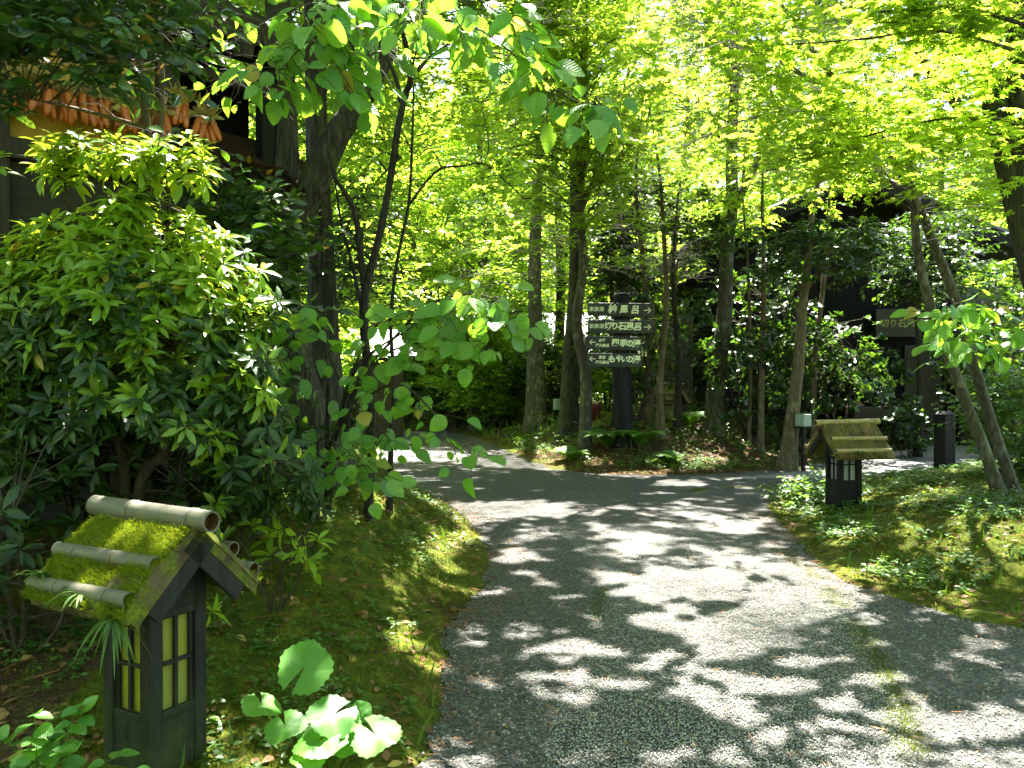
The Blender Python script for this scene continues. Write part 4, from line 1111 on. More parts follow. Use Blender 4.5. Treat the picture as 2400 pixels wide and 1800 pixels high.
def hut(name, label, x, y, wx, wy, h, rise, rz, roof, wall, ov=.45):
    r = empty(name, (x, y, 0), label, 'building', rz=rz)
    m = MB(); m.box((0, 0, h / 2), (wx, wy, h)); m.build('wall', M[wall], r)
    an = math.atan2(rise, wy / 2); L = (wy / 2 + ov) / math.cos(an)
    for s in (-1, 1):
        c, sn = math.cos(-s * an), math.sin(-s * an); R = np.array([[1, 0, 0], [0, c, -sn], [0, sn, c]])
        mid = np.array([0, s * (wy / 2 + ov) / 2, h + rise - (wy / 2 + ov) / 2 * math.tan(an) + .06]); m = MB(); m.box(mid, (wx + 2 * ov, L, .07), R)
        for k in range(int((wx + 2 * ov) / .35)): m.box(mid + R @ np.array([-(wx / 2 + ov) + .18 + .35 * k, 0, .05]), (.03, L, .035), R)
        m.build('roof', M[roof], r)
    return r
hut('annex', 'low annex with a pale sheet metal roof right of the bath house', 12.6, 21.5, 3.6, 3.0, 3.0, .9, -.25, 'metalroof', 'blackwall')
hut('garden_shed', 'small shed with a pale roof beyond the broad-leaved shrub', -3.1, 19.0, .9, 1.0, 2.2, .4, .3, 'metalroof', 'darkwood', .3)
hut('far_lodge', 'dark low lodge deep in the trees left of the signpost', 1.2, 27.5, 5.0, 3.0, 2.6, 1.1, .1, 'rooftile', 'blackwall', .6)

# ------------------------------------------------------------------ trees
rg = np.random.default_rng(42)
def overhead(n, x0, x1, y0, y1, seed):
    r = np.random.default_rng(seed); x = r.uniform(x0, x1, n); y = r.uniform(y0, y1, n)
    z = np.maximum(5.6, 1.35 + .49 * np.minimum(y, 12.5) + .25) + r.uniform(0, 2.6, n)
    return np.stack([x, y, z], -1)
OV = dict(ntw=17, twL=.6, nleaf=15, size=.128, T=T_FAR, flat=.32, br=.016, cull=True, sag=.2)
oak = tree('oak_tree', 'big rough barked oak with a forked trunk beside the farmhouse', 'tree',
     [[(716, 1140, 6.3, 0.237), (700, 1000, 6.3, 0.209), (652, 760, 6.3, 0.175), (650, 620, 6.3, 0.158), (672, 520, 6.3, 0.147), (668, 400, 6.3, 0.113), (664, 250, 6.3, 0.102), (656, 100, 6.3, 0.096), (640, -120, 6.3, 0.090), (560, -420, 6.0, 0.056)],
      [(672, 560, 6.3, 0.113), (723, 455, 6.28, 0.102), (788, 325, 6.25, 0.090), (856, 225, 6.25, 0.081), (903, 130, 6.3, 0.075), (923, 20, 6.4, 0.068), (960, -120, 6.8, 0.062), (1000, -330, 9.0, 0.040), (1060, -330, 12.5, 0.014)],
      [(640, -120, 6.3, 0.079), (760, -420, 7.6, 0.056), (860, -620, 9.0, 0.023)], [(640, -120, 6.3, 0.068), (420, -420, 5.0, 0.045), (250, -900, 3.5, 0.017)],
      [(858, 222, 6.25, 0.034), (838, 120, 6.1, 0.028), (788, 40, 6.0, 0.020), (760, -100, 5.8, 0.011)]],
     M['oakbark'], M['oakleaf'], overhead(440, -5.5, 2.2, 2.5, 17, 1), ckw=OV, rough=.075, sides=34, n=90, flare=1.7)
tree('oak_tree', 'straight dark oak trunk close behind the forked oak', 'tree',
     [[(762, 1110, 6.9, .19), (758, 900, 6.9, .15), (757, 700, 6.9, .125), (748, 450, 6.9, .10), (742, 200, 6.9, .09), (735, -100, 6.9, .08), (700, -500, 7.2, .04)]],
     M['oakbark'], M['oakleaf'], overhead(70, -5.0, -1, 6, 14, 2), ckw=OV, rough=.07, sides=28, n=70, flare=1.5)
tree('canopy_tree', 'big leaning trunk cut by the photo edge beside the maple', 'tree',
     [[(2560, 1180, 6.9, .2), (2480, 800, 6.9, .16), (2405, 520, 6.9, .14), (2372, 380, 6.9, .13), (2330, 220, 6.9, .11), (2285, 60, 6.9, .10), (2240, -120, 7.0, .09), (2100, -400, 8.0, .05)],
      [(2398, 490, 6.9, .10), (2400, 300, 6.8, .09), (2380, 120, 6.7, .08), (2390, -100, 6.6, .07), (2450, -500, 6.2, .03)],
      [(2372, 380, 6.9, .07), (2300, 300, 6.8, .05), (2200, 200, 6.7, .035), (2120, 60, 6.7, .02), (2080, -80, 6.8, .012)],
      [(2240, -120, 7.0, .05), (2150, -500, 9.5, .04), (2000, -520, 12, .015)]],
     M['oakbark'], M['oakleaf'], overhead(470, 2.0, 9.5, 2.5, 17, 3), ckw=OV, rough=.05, sides=24, n=60)

# the leaning maple on the right bank
def maple_zone(a, b, d, r):
    lim = np.interp(a, [1430, 1700, 1950, 2200, 2420], [330, 420, 420, 440, 560])
    low = np.interp(a, [1430, 1600, 2420], [60, -40, -80]);
    return low < b < lim and r.random() < np.interp(b, [-80, 150, 350, 560], [1.0, .95, .6, .35])
mc = pxcloud(np.random.default_rng(7), 290, 1430, 2440, -80, 560, 5.2, 9.5, maple_zone)
def low_spray(cb, r, nodes):
    B = []
    for pts in ([(2380, 285, 6, .014), (2250, 275, 6, .01), (2100, 300, 6.1, .008), (1950, 345, 6.2, .006), (1800, 385, 6.3, .004), (1640, 402, 6.4, .003)],
                [(2000, 262, 7.4, .016), (1940, 236, 7.2, .013), (1850, 255, 7.0, .010), (1720, 290, 6.8, .007), (1600, 345, 6.6, .004)],
                [(2380, 120, 5.4, .014), (2200, 75, 5.3, .010), (2000, 95, 5.3, .007), (1780, 110, 5.4, .004)],
                [(2400, 60, 5.0, .014), (2250, 20, 5.0, .010), (2050, 30, 5.0, .006)]):
        P, R = pxline(pts, 26); cb.tubes(P, R, 5, 1)
        st = np.repeat(P[5:], 5, 0) + r.normal(0, .05, (21 * 5, 3)); ds = np.stack([r.normal(-.4, .7, len(st)), r.normal(0, .8, len(st)), r.normal(0, .12, len(st))], -1)
        sprays(cb, r, st, ds, .26, 9, .062, T_MAPLE, 0, 1, .16, .1, cull=True, tr=.0015)
tree('maple_tree', 'two-stemmed leaning maple with layered bright leaves on the moss bank', 'tree',
     [[(2350, 1165, 8.0, 0.061), (2310, 1060, 8.0, 0.054), (2270, 960, 8.0, 0.051), (2225, 840, 7.9, 0.048), (2180, 720, 7.8, 0.045), (2150, 590, 7.7, 0.040), (2141, 480, 7.6, 0.037), (2130, 380, 7.6, 0.034), (2126, 300, 7.5, 0.030), (2138, 220, 7.4, 0.026), (2165, 80, 7.2, 0.019), (2200, -120, 7.0, 0.010)],
      [(2385, 1165, 8.2, 0.061), (2330, 1010, 8.3, 0.056), (2285, 860, 8.2, 0.053), (2245, 720, 8.1, 0.048), (2198, 600, 8.0, 0.043), (2153, 490, 7.9, 0.040), (2100, 390, 7.8, 0.037), (2070, 335, 7.7, 0.036), (2020, 272, 7.5, 0.034), (1962, 200, 7.3, 0.030), (1905, 122, 7.1, 0.023), (1850, 50, 6.9, 0.016), (1800, -60, 6.8, 0.008)],
      [(1968, 205, 7.3, 0.026), (1900, 188, 7.25, 0.023), (1817, 134, 7.1, 0.018), (1757, 66, 7.0, 0.011), (1720, -40, 6.9, 0.005)],
      [(2128, 295, 7.5, 0.019), (2080, 285, 7.4, 0.013), (2000, 262, 7.4, 0.010)]],
     M['maplebark'], M['maple'], mc, ckw=dict(ntw=16, twL=.32, nleaf=9, size=.068, T=T_MAPLE, flat=.18, br=.007, sag=.12, up=0.0, tr=.0018, cull=True), rough=.035, sides=16, n=50, extra=low_spray)

def column(px, d, z0, z1, rad, n, seed):
    r = np.random.default_rng(seed); x = (px - 1200) / F * d
    a = r.uniform(0, 6.28, n); q = rad * np.sqrt(r.uniform(.05, 1, n)); z = r.uniform(z0, z1, n)
    q = q * (1 - .35 * np.abs((z - (z0 + z1) / 2) / (z1 - z0) * 2) ** 2)
    return np.stack([x + q * np.cos(a), d + q * np.sin(a), z], -1)
MIDK = dict(ntw=21, cull=True, twL=.42, nleaf=9, size=.09, T=T_MID, flat=.3, br=.018, tr=.004)
tree('forest_tree', 'pale ridged trunk standing against the left ends of the signboards', 'tree',
     [[(1371, 990, 15.0, 0.115), (1373, 880, 15, 0.098), (1351, 760, 15, 0.094), (1367, 620, 15, 0.086), (1358, 480, 15, 0.082), (1373, 300, 15, 0.074), (1368, 120, 15, 0.061), (1379, -120, 15, 0.049)], [(1359, 500, 15, 0.049), (1399, 400, 15, 0.041), (1452, 250, 15.2, 0.025), (1485, 100, 15.4, 0.010)]],
     M['greybark'], M['maple'], np.vstack([column(1370, 14.4, 3.4, 9.5, 2.4, 70, 1), pxcloud(np.random.default_rng(55), 60, 1180, 1560, -60, 520, 12.2, 14.4)]), ckw=dict(MIDK, T=T_MAPLE, size=.08), rough=.06, sides=18, n=50)
tree('forest_tree', 'dark thick trunk just left of and behind the pale ridged trunk', 'tree',
     [[(1332, 985, 17, .2), (1338, 850, 17, .17), (1348, 700, 17, .16), (1352, 500, 17, .15), (1350, 250, 17, .12), (1345, -100, 17, .06)]], M['oakbark'], M['broad'], column(1300, 16, 3.6, 10.5, 2.6, 74, 2), ckw=MIDK, sides=16, n=40)
tree('forest_tree', 'stout ridged trunk forking in front of the dark bath house roof', 'tree',
     [[(1675, 1010, 15.6, .18), (1678, 900, 15.6, .15), (1696, 760, 15.6, .14), (1702, 600, 15.6, .13), (1714, 480, 15.6, .115), (1715, 350, 15.6, .11), (1722, 200, 15.6, .09), (1732, 60, 15.6, .07), (1738, -150, 15.6, .03)],
      [(1710, 510, 15.6, .085), (1738, 450, 15.5, .075), (1790, 350, 15.5, .06), (1830, 250, 15.4, .05), (1860, 150, 15.3, .03), (1900, 0, 15.3, .012)]],
     M['greybark'], M['maple'], column(1740, 15.0, 4.4, 9.8, 2.5, 80, 3), ckw=dict(MIDK, T=T_MAPLE, size=.085), rough=.06, sides=18, n=50)
tree('slender_tree', 'slender light brown curved trunk beside the pale cube lamp', 'tree',
     [[(1842, 1035, 13.4, .13), (1862, 930, 13.4, .09), (1872, 840, 13.4, .085), (1880, 720, 13.4, .075), (1892, 620, 13.4, .065), (1905, 480, 13.5, .05), (1925, 380, 13.6, .04), (1935, 220, 13.6, .015)], [(1885, 690, 13.4, .03), (1940, 600, 13.3, .02), (1990, 560, 13.2, .01)]],
     M['brownbark'], M['evergreen'], np.vstack([pxcloud(np.random.default_rng(3), 42, 1700, 2110, 530, 660, 12.6, 14.2)]), ckw=dict(ntw=8, twL=.34, nleaf=8, size=.13, T=T_CAM, flat=.5, br=.008, up=.1, cull=True), rough=.06, sides=12)
tree('slender_tree', 'thin pale stem leaning just right of the signpost', 'tree',
     [[(1548, 985, 14.6, .085), (1546, 900, 14.6, .06), (1555, 800, 14.6, .055), (1562, 690, 14.6, .05), (1556, 560, 14.7, .045), (1545, 400, 14.8, .03), (1520, 250, 15, .012)], [(1551, 850, 14.6, .03), (1536, 780, 14.6, .025), (1530, 700, 14.6, .015)]],
     M['brownbark'], M['evergreen'], pxcloud(np.random.default_rng(4), 26, 1420, 1640, 480, 700, 14.2, 15.6), ckw=dict(ntw=9, twL=.32, nleaf=8, size=.085, T=T_MID, flat=.4, br=.007, cull=True), sides=10)
for q, (px, d, lab, tp, r0) in enumerate([(1782, 14.8, 'thin grey stem between the stout forking trunk and the curved brown trunk', 1786, .045), (1755, 15.2, 'very thin dark stem close right of the stout forking trunk', 1740, .03), (1905, 15.0, 'thin paired stem in front of the bath house gable', 1945, .045), (1520, 15.6, 'dark leaning thin trunk behind the pale stem right of the signpost', 1490, .06)]):
    tree('slender_tree', lab, 'tree', [[(px, 1000, d, r0 * 1.3), (px + 4, 850, d, r0), ((px + tp) / 2 + 6, 650, d, r0 * .9), (tp, 430, d, r0 * .6), (tp + 15, 260, d, r0 * .25)]], M['brownbark'], M['broad'],
         pxcloud(np.random.default_rng(30 + q), 16, px - 110, px + 110, 200, 560, d - .8, d + .8), ckw=dict(ntw=8, twL=.36, nleaf=8, size=.10, T=T_MID, flat=.35, br=.007, cull=True), sides=9)
tree('forest_tree', 'straight dark trunk beyond the path between the broad leaves and the sign', 'tree', [[(1258, 960, 20, .24), (1256, 800, 20, .19), (1254, 600, 20, .17), (1262, 400, 20, .15), (1272, 150, 20, .12), (1280, -100, 20, .06)]],
     M['greybark'], M['maple'], np.vstack([column(1230, 19, 2.8, 11.5, 3.0, 90, 9), pxcloud(np.random.default_rng(56), 75, 800, 1260, -60, 330, 12.5, 18)]), ckw=dict(MIDK, T=T_MAPLE, size=.085), sides=14, n=40)

# slim black stems beside the oaks
BL = M['blackbark']
def bigleaf_spray(cb, r, lines, per, size, d_tilt=.55, down=.35, br=.006, sp=.10):
    for pts in lines:
        P, R = pxline([(a, b, d, br * (1 - .75 * k / (len(pts) - 1))) for k, (a, b, d) in enumerate(pts)], 30); cb.tubes(P, R, 6, 1)
        L = np.linalg.norm(np.diff(P, axis=0), axis=1).sum(); k = max(11, int(per * L)); i = r.integers(7, 30, k); i[:2] = 29
        o = P[i] + r.normal(0, sp * .25, (k, 3)); dr = r.normal(0, 1, (k, 3)); dr[:, 2] = -np.abs(dr[:, 2]) * .5 - down; dr[:, 1] *= .6; dr = nrm(dr)
        tip = o + dr * sp * r.uniform(.3, 1.1, k)[:, None]
        cb.tubes(np.stack([o, (o + tip) / 2 + UP * .008, tip], 1), np.full((k, 3), .0017), 4, 1)
        nn = UP * .7 + np.array([0, -d_tilt, 0]) + r.normal(0, .33, (k, 3))
        kp = sunkeep(tip, r) | (r.random(k) < .3)
        X = dr + r.normal(0, .2, (k, 3)); sz = size * r.uniform(.45, 1.1, k); wh = r.integers(0, 4, k)
        for q, T in enumerate(T_BIGS): m = kp & (wh == q); cb.leaves(T, tip[m], X[m], nn[m], sz[m], 0)
def top_leaves(cb, r, nodes):
    bigleaf_spray(cb, r, [[(938, 60, 5.2), (860, 30, 4.2), (760, 70, 3.6), (690, 130, 3.4), (640, 190, 3.4)], [(960, 180, 5.4), (1000, 70, 4.0), (1100, 60, 3.5), (1230, 150, 3.3), (1330, 230, 3.3), (1450, 255, 3.3)],
                          [(935, -20, 5.0), (880, -30, 3.8), (800, 20, 3.4), (720, 30, 3.3)], [(1000, 60, 4.2), (1080, -10, 3.5), (1180, 40, 3.3), (1230, 70, 3.3)], [(960, 120, 4.6), (900, 120, 3.8), (830, 150, 3.5), (780, 200, 3.4)], [(935, 0, 4.6), (1000, -20, 3.6), (960, 40, 3.3)]], 30, .12, sp=.13)
    bigleaf_spray(cb, r, [[(930, -40, 5.2), (700, 20, 4.5), (560, 90, 4.2), (450, 150, 4.1)], [(880, -80, 5.0), (640, -40, 4.4), (500, 20, 4.1), (420, 60, 4.0)], [(700, 300, 5.8), (620, 200, 4.8), (560, 170, 4.4), (500, 210, 4.3)], [(700, 60, 4.6), (600, 150, 4.3), (545, 240, 4.2)]], 26, .095, .3, .15, .005)
tree('slim_tree', 'slim black forked stem carrying large toothed leaves overhead', 'tree',
     [[(862, 1115, 5.9, .034), (872, 950, 5.9, .03), (856, 800, 5.9, .034), (856, 690, 5.9, .033), (888, 560, 5.9, .03), (912, 440, 5.9, .028), (934, 300, 5.8, .026), (952, 220, 5.8, .024), (962, 190, 5.7, .022), (955, 120, 5.6, .018), (935, 40, 5.4, .014), (925, -60, 5.2, .008)],
      [(856, 690, 5.9, .026), (846, 600, 5.9, .022), (832, 500, 5.9, .02), (808, 450, 5.9, .018), (786, 415, 5.9, .015), (765, 330, 6.0, .008)],
      [(962, 192, 5.7, .016), (985, 160, 5.7, .014), (1015, 130, 5.7, .011), (1060, 100, 5.6, .006)], [(940, 240, 5.8, .017), (930, 190, 5.8, .015), (905, 130, 5.8, .012), (880, 60, 5.8, .007)]],
     BL, M['bigleaf'], None, rough=.03, sides=12, n=50, extra=top_leaves, flare=1.3)
tree('slim_tree', 'thin wavy black stem with one long side branch beside the path', 'tree',
     [[(912, 1105, 6.4, .03), (918, 1000, 6.4, .02), (925, 900, 6.4, .017), (916, 760, 6.4, .016), (930, 620, 6.4, .015), (958, 480, 6.4, .014), (966, 350, 6.4, .012), (970, 200, 6.4, .007)],
      [(960, 480, 6.4, .011), (1000, 425, 6.4, .01), (1035, 395, 6.4, .009), (1080, 390, 6.4, .007), (1135, 385, 6.4, .006), (1190, 430, 6.4, .005), (1255, 490, 6.4, .002)], [(1035, 395, 6.4, .007), (1025, 370, 6.4, .005), (1012, 350, 6.4, .003)], [(1135, 385, 6.4, .005), (1145, 340, 6.4, .004), (1128, 240, 6.4, .002)]],
     BL, M['broad'], pxcloud(np.random.default_rng(6), 26, 860, 1260, 180, 560, 6.0, 7.4), ckw=dict(ntw=5, twL=.25, nleaf=7, size=.075, T=T_MID, flat=.35, br=.004, tr=.0018), rough=.05, sides=9, flare=1.2)
tree('slim_tree', 'thin dark sapling stem leaning left of the slim forked stem', 'tree', [[(800, 1090, 6.5, .035), (818, 960, 6.5, .025), (845, 880, 6.5, .022), (860, 800, 6.6, .02), (830, 640, 6.7, .018), (800, 520, 6.8, .012), (780, 380, 6.9, .005)]],
     BL, M['evergreen'], pxcloud(np.random.default_rng(16), 40, 720, 960, 420, 760, 6.8, 8.2), ckw=dict(ntw=7, twL=.25, nleaf=8, size=.06, T=T_MID, flat=.35, br=.004, tr=.0016), sides=9)

# broad toothed leaves in front of the path
def low_leaves(cb, r, nodes):
    bigleaf_spray(cb, r, [[(760, 1120, 5.0), (825, 880, 4.6), (960, 770, 4.3), (1080, 700, 4.1), (1150, 660, 4.0)], [(745, 1130, 5.0), (720, 920, 4.6), (650, 790, 4.4), (590, 730, 4.3)],
                          [(790, 1010, 4.8), (880, 850, 4.5), (1000, 800, 4.3), (1140, 800, 4.2)], [(800, 980, 4.8), (920, 900, 4.5), (1010, 960, 4.3), (1060, 1040, 4.2), (1120, 1080, 4.15)],
                          [(745, 1130, 5.0), (745, 1040, 4.7), (770, 1030, 4.4), (820, 1060, 4.3)], [(730, 1130, 5.0), (690, 1000, 4.6), (650, 930, 4.5), (625, 950, 4.4)], [(870, 850, 4.5), (1000, 720, 4.3), (1120, 690, 4.2), (1215, 740, 4.1)],
                          [(820, 880, 4.6), (870, 780, 4.4), (930, 720, 4.3), (980, 740, 4.2)], [(800, 900, 4.6), (760, 800, 4.4), (740, 740, 4.3), (700, 760, 4.2)], [(790, 1010, 4.8), (830, 960, 4.5), (880, 940, 4.3), (930, 900, 4.2)], [(790, 1080, 4.9), (840, 1030, 4.6), (880, 1000, 4.4), (915, 1030, 4.3)], [(770, 1100, 4.9), (730, 1060, 4.5), (690, 1060, 4.4), (650, 1050, 4.3)], [(760, 1130, 4.9), (790, 1110, 4.6), (850, 1090, 4.4), (880, 1110, 4.3)]], 27, .114, .75, .3, .008, .15)
tree('broadleaf_shrub', 'shrub with large toothed bright green leaves in front of the oak trunks', 'shrub',
     [[(735, 1200, 5.4, .035), (748, 1130, 5.2, .028), (790, 1010, 4.9, .02), (825, 880, 4.6, .014), (880, 820, 4.5, .008)], [(765, 1200, 5.4, .03), (775, 1120, 5.3, .024), (768, 1030, 5.2, .018), (770, 900, 5.1, .01)], [(738, 1180, 5.4, .02), (730, 1080, 5.2, .016), (700, 1000, 5.0, .01)]],
     BL, M['bigleaf'], None, rough=.05, sides=10, extra=low_leaves, flare=1.2)
def sap(cb, r, nodes):
    bigleaf_spray(cb, r, [[(2420, 800, 5.4), (2330, 760, 5.2), (2240, 730, 5.0), (2180, 730, 4.9)], [(2330, 760, 5.2), (2270, 790, 5.0), (2200, 800, 4.9)], [(2330, 760, 5.2), (2320, 720, 5.0), (2280, 700, 4.9)], [(2300, 755, 5.2), (2310, 790, 5.0), (2290, 820, 4.9)]], 44, .12, .3, .05, .005, .13)
tree('sapling', 'sapling branch of large pale green leaves crossing the leaning maple stems', 'tree', [[(2520, 1250, 5.6, .03), (2500, 1000, 5.6, .022), (2460, 860, 5.5, .016), (2420, 800, 5.4, .012)]], BL, M['bigleaf'], None, extra=sap, sides=8)

# camellia in front of the farmhouse
def cam_zone(a, b, d, r): return (b < 150 or b > 305 or r.random() < .12) and b < np.interp(a, [-80, 0, 150, 300, 420, 520], [330, 300, 290, 330, 330, 120])
camc = pxcloud(np.random.default_rng(9), 62, -80, 500, -60, 330, 3.3, 4.5, cam_zone)
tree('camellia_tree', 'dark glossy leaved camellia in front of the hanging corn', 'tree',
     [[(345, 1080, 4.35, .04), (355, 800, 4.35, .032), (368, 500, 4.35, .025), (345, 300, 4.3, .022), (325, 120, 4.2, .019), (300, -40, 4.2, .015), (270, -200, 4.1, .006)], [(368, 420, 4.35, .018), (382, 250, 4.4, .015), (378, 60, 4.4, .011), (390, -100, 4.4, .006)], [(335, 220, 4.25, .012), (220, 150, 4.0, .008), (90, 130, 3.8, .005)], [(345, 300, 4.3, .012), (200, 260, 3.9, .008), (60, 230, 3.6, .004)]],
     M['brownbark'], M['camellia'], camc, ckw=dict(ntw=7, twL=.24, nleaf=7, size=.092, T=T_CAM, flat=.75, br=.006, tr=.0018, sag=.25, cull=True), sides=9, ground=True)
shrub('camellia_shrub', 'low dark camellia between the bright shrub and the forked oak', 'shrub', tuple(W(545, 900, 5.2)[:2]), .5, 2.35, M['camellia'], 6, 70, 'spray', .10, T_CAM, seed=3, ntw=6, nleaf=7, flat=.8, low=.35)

# rhododendron-like shrub with rosettes
def rosette_shrub():
    r = np.random.default_rng(12); c = W(275, 760, 4.25); base = np.array([W(270, 900, 4.3)[0], 4.3, 0]); base[2] = gz(base[0], base[1])
    root = empty('rosette_shrub', base, 'large shrub of bright lance-leaved rosettes behind the mossy lantern', 'shrub')
    st = MB(); nodes = []
    for pts in ([(285, 1180, 4.2, .035), (290, 1100, 4.2, .03), (250, 1000, 4.2, .026), (225, 900, 4.15, .02), (150, 780, 4.1, .012)], [(285, 1170, 4.25, .035), (268, 1080, 4.25, .028), (248, 960, 4.3, .024), (255, 800, 4.3, .018), (240, 620, 4.2, .01)],
                [(290, 1180, 4.3, .04), (330, 1130, 4.2, .032), (390, 1060, 4.15, .028), (405, 960, 4.15, .024), (410, 850, 4.1, .018), (380, 680, 4.1, .012), (340, 540, 4.1, .006)], [(400, 1000, 4.15, .02), (460, 880, 4.1, .014), (540, 760, 4.1, .007)], [(225, 900, 4.15, .016), (120, 860, 4.0, .01), (20, 800, 3.9, .006)],
                [(255, 800, 4.3, .014), (180, 560, 4.15, .01), (150, 420, 4.05, .006)], [(380, 680, 4.1, .01), (395, 520, 4.1, .008), (390, 400, 4.1, .005)], [(410, 900, 4.15, .014), (560, 980, 4.0, .008), (620, 1080, 3.9, .005)]):
        P, R = pxline(root_down(pts) if pts[0][1] > 1100 else pts, 18); st.tubes(P, R, 8, 0, .06, r); nodes.append(P[4:])
    st.build('stems', M['stem'], root, loc=base)
    nodes = np.vstack(nodes); pts = []
    top = lambda a: np.interp(a, [-90, 0, 100, 230, 330, 470, 560, 640, 700], [560, 540, 500, 440, 435, 500, 560, 640, 800])
    while len(pts) < 500:
        a, b = r.uniform(-90, 660), r.uniform(430, 1150); t = top(a)
        bot = np.interp(a, [-90, 100, 250, 420, 640], [1130, 1080, 960, 1010, 1130])
        if b < t + 10 or b > bot: continue
        k = (b - t) / 650
        d = 3.62 + .25 * abs(a - 260) / 400 + .55 * max(0, .35 - k) + r.exponential(.22) + .2 * max(0, k - .6)
        pts.append(W(a, b, min(d, 4.9)))
    for cx, cyy, n in ((145, 345, 22), (390, 350, 26)):
        for k in range(n): pts.append(W(cx + r.normal(0, 62), cyy + abs(r.normal(0, 55)) - 30, 4.0 + r.normal(0, .12)))
    for k in range(70): pts.append(W(r.uniform(-60, 560), r.uniform(920, 1170), r.uniform(4.3, 4.9)))
    for k in range(26): pts.append(W(r.uniform(500, 760), r.uniform(1080, 1190), r.uniform(3.9, 4.6)))
    pts = np.array(pts)
    B, ln = bez_branches(r, nodes, pts, .05, .12)
    f = MB(); f.tubes(B, np.full((len(B), 1), .0045) * np.linspace(1, .6, 6)[None], 4, 2)
    C = np.array([*W(275, 800, 4.35)]); out = nrm((pts - C) * np.array([1, 1.2, .8])); ax = nrm(out * .75 + UP * .75 + r.normal(0, .22, pts.shape))
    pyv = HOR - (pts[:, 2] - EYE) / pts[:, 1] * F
    dark = (r.random(len(pts)) < np.interp(pyv, [430, 620, 760, 1000], [.0, .12, .55, .8])) & (pyv > 420)  # lower rosettes get the darker leaf, shade painted in by height
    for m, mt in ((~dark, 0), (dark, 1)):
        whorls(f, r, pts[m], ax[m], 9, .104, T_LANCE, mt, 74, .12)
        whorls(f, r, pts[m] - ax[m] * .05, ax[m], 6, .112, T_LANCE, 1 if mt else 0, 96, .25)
    f.build('foliage', [M['rhodo'], M['rhodark'], M['twig']], root, loc=base)
rosette_shrub()
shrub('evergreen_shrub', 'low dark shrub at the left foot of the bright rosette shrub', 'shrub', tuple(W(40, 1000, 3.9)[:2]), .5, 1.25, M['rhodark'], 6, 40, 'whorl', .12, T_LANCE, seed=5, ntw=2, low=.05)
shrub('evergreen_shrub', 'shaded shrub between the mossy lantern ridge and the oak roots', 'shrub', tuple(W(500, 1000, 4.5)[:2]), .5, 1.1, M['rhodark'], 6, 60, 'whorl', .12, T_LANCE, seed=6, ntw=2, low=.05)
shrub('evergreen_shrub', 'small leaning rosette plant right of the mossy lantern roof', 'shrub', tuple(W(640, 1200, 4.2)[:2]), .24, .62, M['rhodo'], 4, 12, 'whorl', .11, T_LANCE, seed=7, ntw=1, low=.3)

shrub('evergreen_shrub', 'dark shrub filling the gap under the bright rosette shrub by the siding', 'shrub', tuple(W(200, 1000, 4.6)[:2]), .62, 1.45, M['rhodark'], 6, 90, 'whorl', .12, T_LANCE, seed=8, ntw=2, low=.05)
for q, (px, d, r0, lab, box) in enumerate([(1585, 15.2, .05, 'dark leafy evergreen tree hiding the low end of the bath house roof', (1480, 1690, 440, 660)), (2150, 15.6, .05, 'dark leafy evergreen tree above the yellow-lettered name board', (2060, 2320, 520, 700)), (1440, 16.5, .05, 'dark evergreen tree rising behind the signboards', (1390, 1540, 420, 700))]):
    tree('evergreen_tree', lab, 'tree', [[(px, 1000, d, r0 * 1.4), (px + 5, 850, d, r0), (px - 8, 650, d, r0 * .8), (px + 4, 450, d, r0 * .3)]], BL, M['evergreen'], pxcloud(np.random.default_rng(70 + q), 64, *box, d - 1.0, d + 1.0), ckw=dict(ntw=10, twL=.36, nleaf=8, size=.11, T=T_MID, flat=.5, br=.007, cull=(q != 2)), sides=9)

# evergreen shrubs in front of the bath house
ES = [(1490, 15.6, .9, 3.0, 'dark evergreen shrub close behind the right edge of the signpost'), (1650, 17.9, .7, 3.0, 'dark evergreen shrub behind the right end of the slatted screen'), (1760, 15.4, .9, 2.7, 'dark evergreen shrub right of the stout forking trunk'), (1850, 15.6, 1.1, 3.6, 'tall evergreen shrub behind the curved brown trunk'),
      (1960, 15.0, 1.0, 2.7, 'bright topped evergreen shrub left of the yellow-lettered name board'), (2060, 18.0, .6, 2.2, 'evergreen shrub under the yellow-lettered name board'), (2130, 15.4, .45, 1.0, 'low fern-like shrub at the bath house wall right of the stand'),
      (1765, 17.2, 1.0, 4.0, 'tall dark shrub behind the stout forking trunk'), (2330, 15.5, 1.2, 3.4, 'dark evergreen shrub in front of the pale roofed annex')]
for q, (px, d, rad, h, lab) in enumerate(ES):
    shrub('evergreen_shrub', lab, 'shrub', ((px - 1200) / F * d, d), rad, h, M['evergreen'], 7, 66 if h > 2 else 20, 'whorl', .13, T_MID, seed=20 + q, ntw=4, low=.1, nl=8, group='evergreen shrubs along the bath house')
shrub('leafy_shrub', 'sunlit pale green shrub close behind the foot of the leaning maple', 'shrub', tuple(W(2400, 1000, 9.6)[:2]), .8, 1.5, M['cover'], 9, 80, 'spray', .075, T_MID, seed=40, ntw=9, nleaf=7, flat=.5, low=.05)
shrub('leafy_shrub', 'low sprawling leafy plant in front of the tan thatch lantern', 'shrub', tuple(W(1900, 1180, 9.3)[:2]), .35, .32, M['cover'], 6, 22, 'spray', .07, T_MID, seed=42, ntw=6, nleaf=6, flat=.5, low=.05, twL=.2)

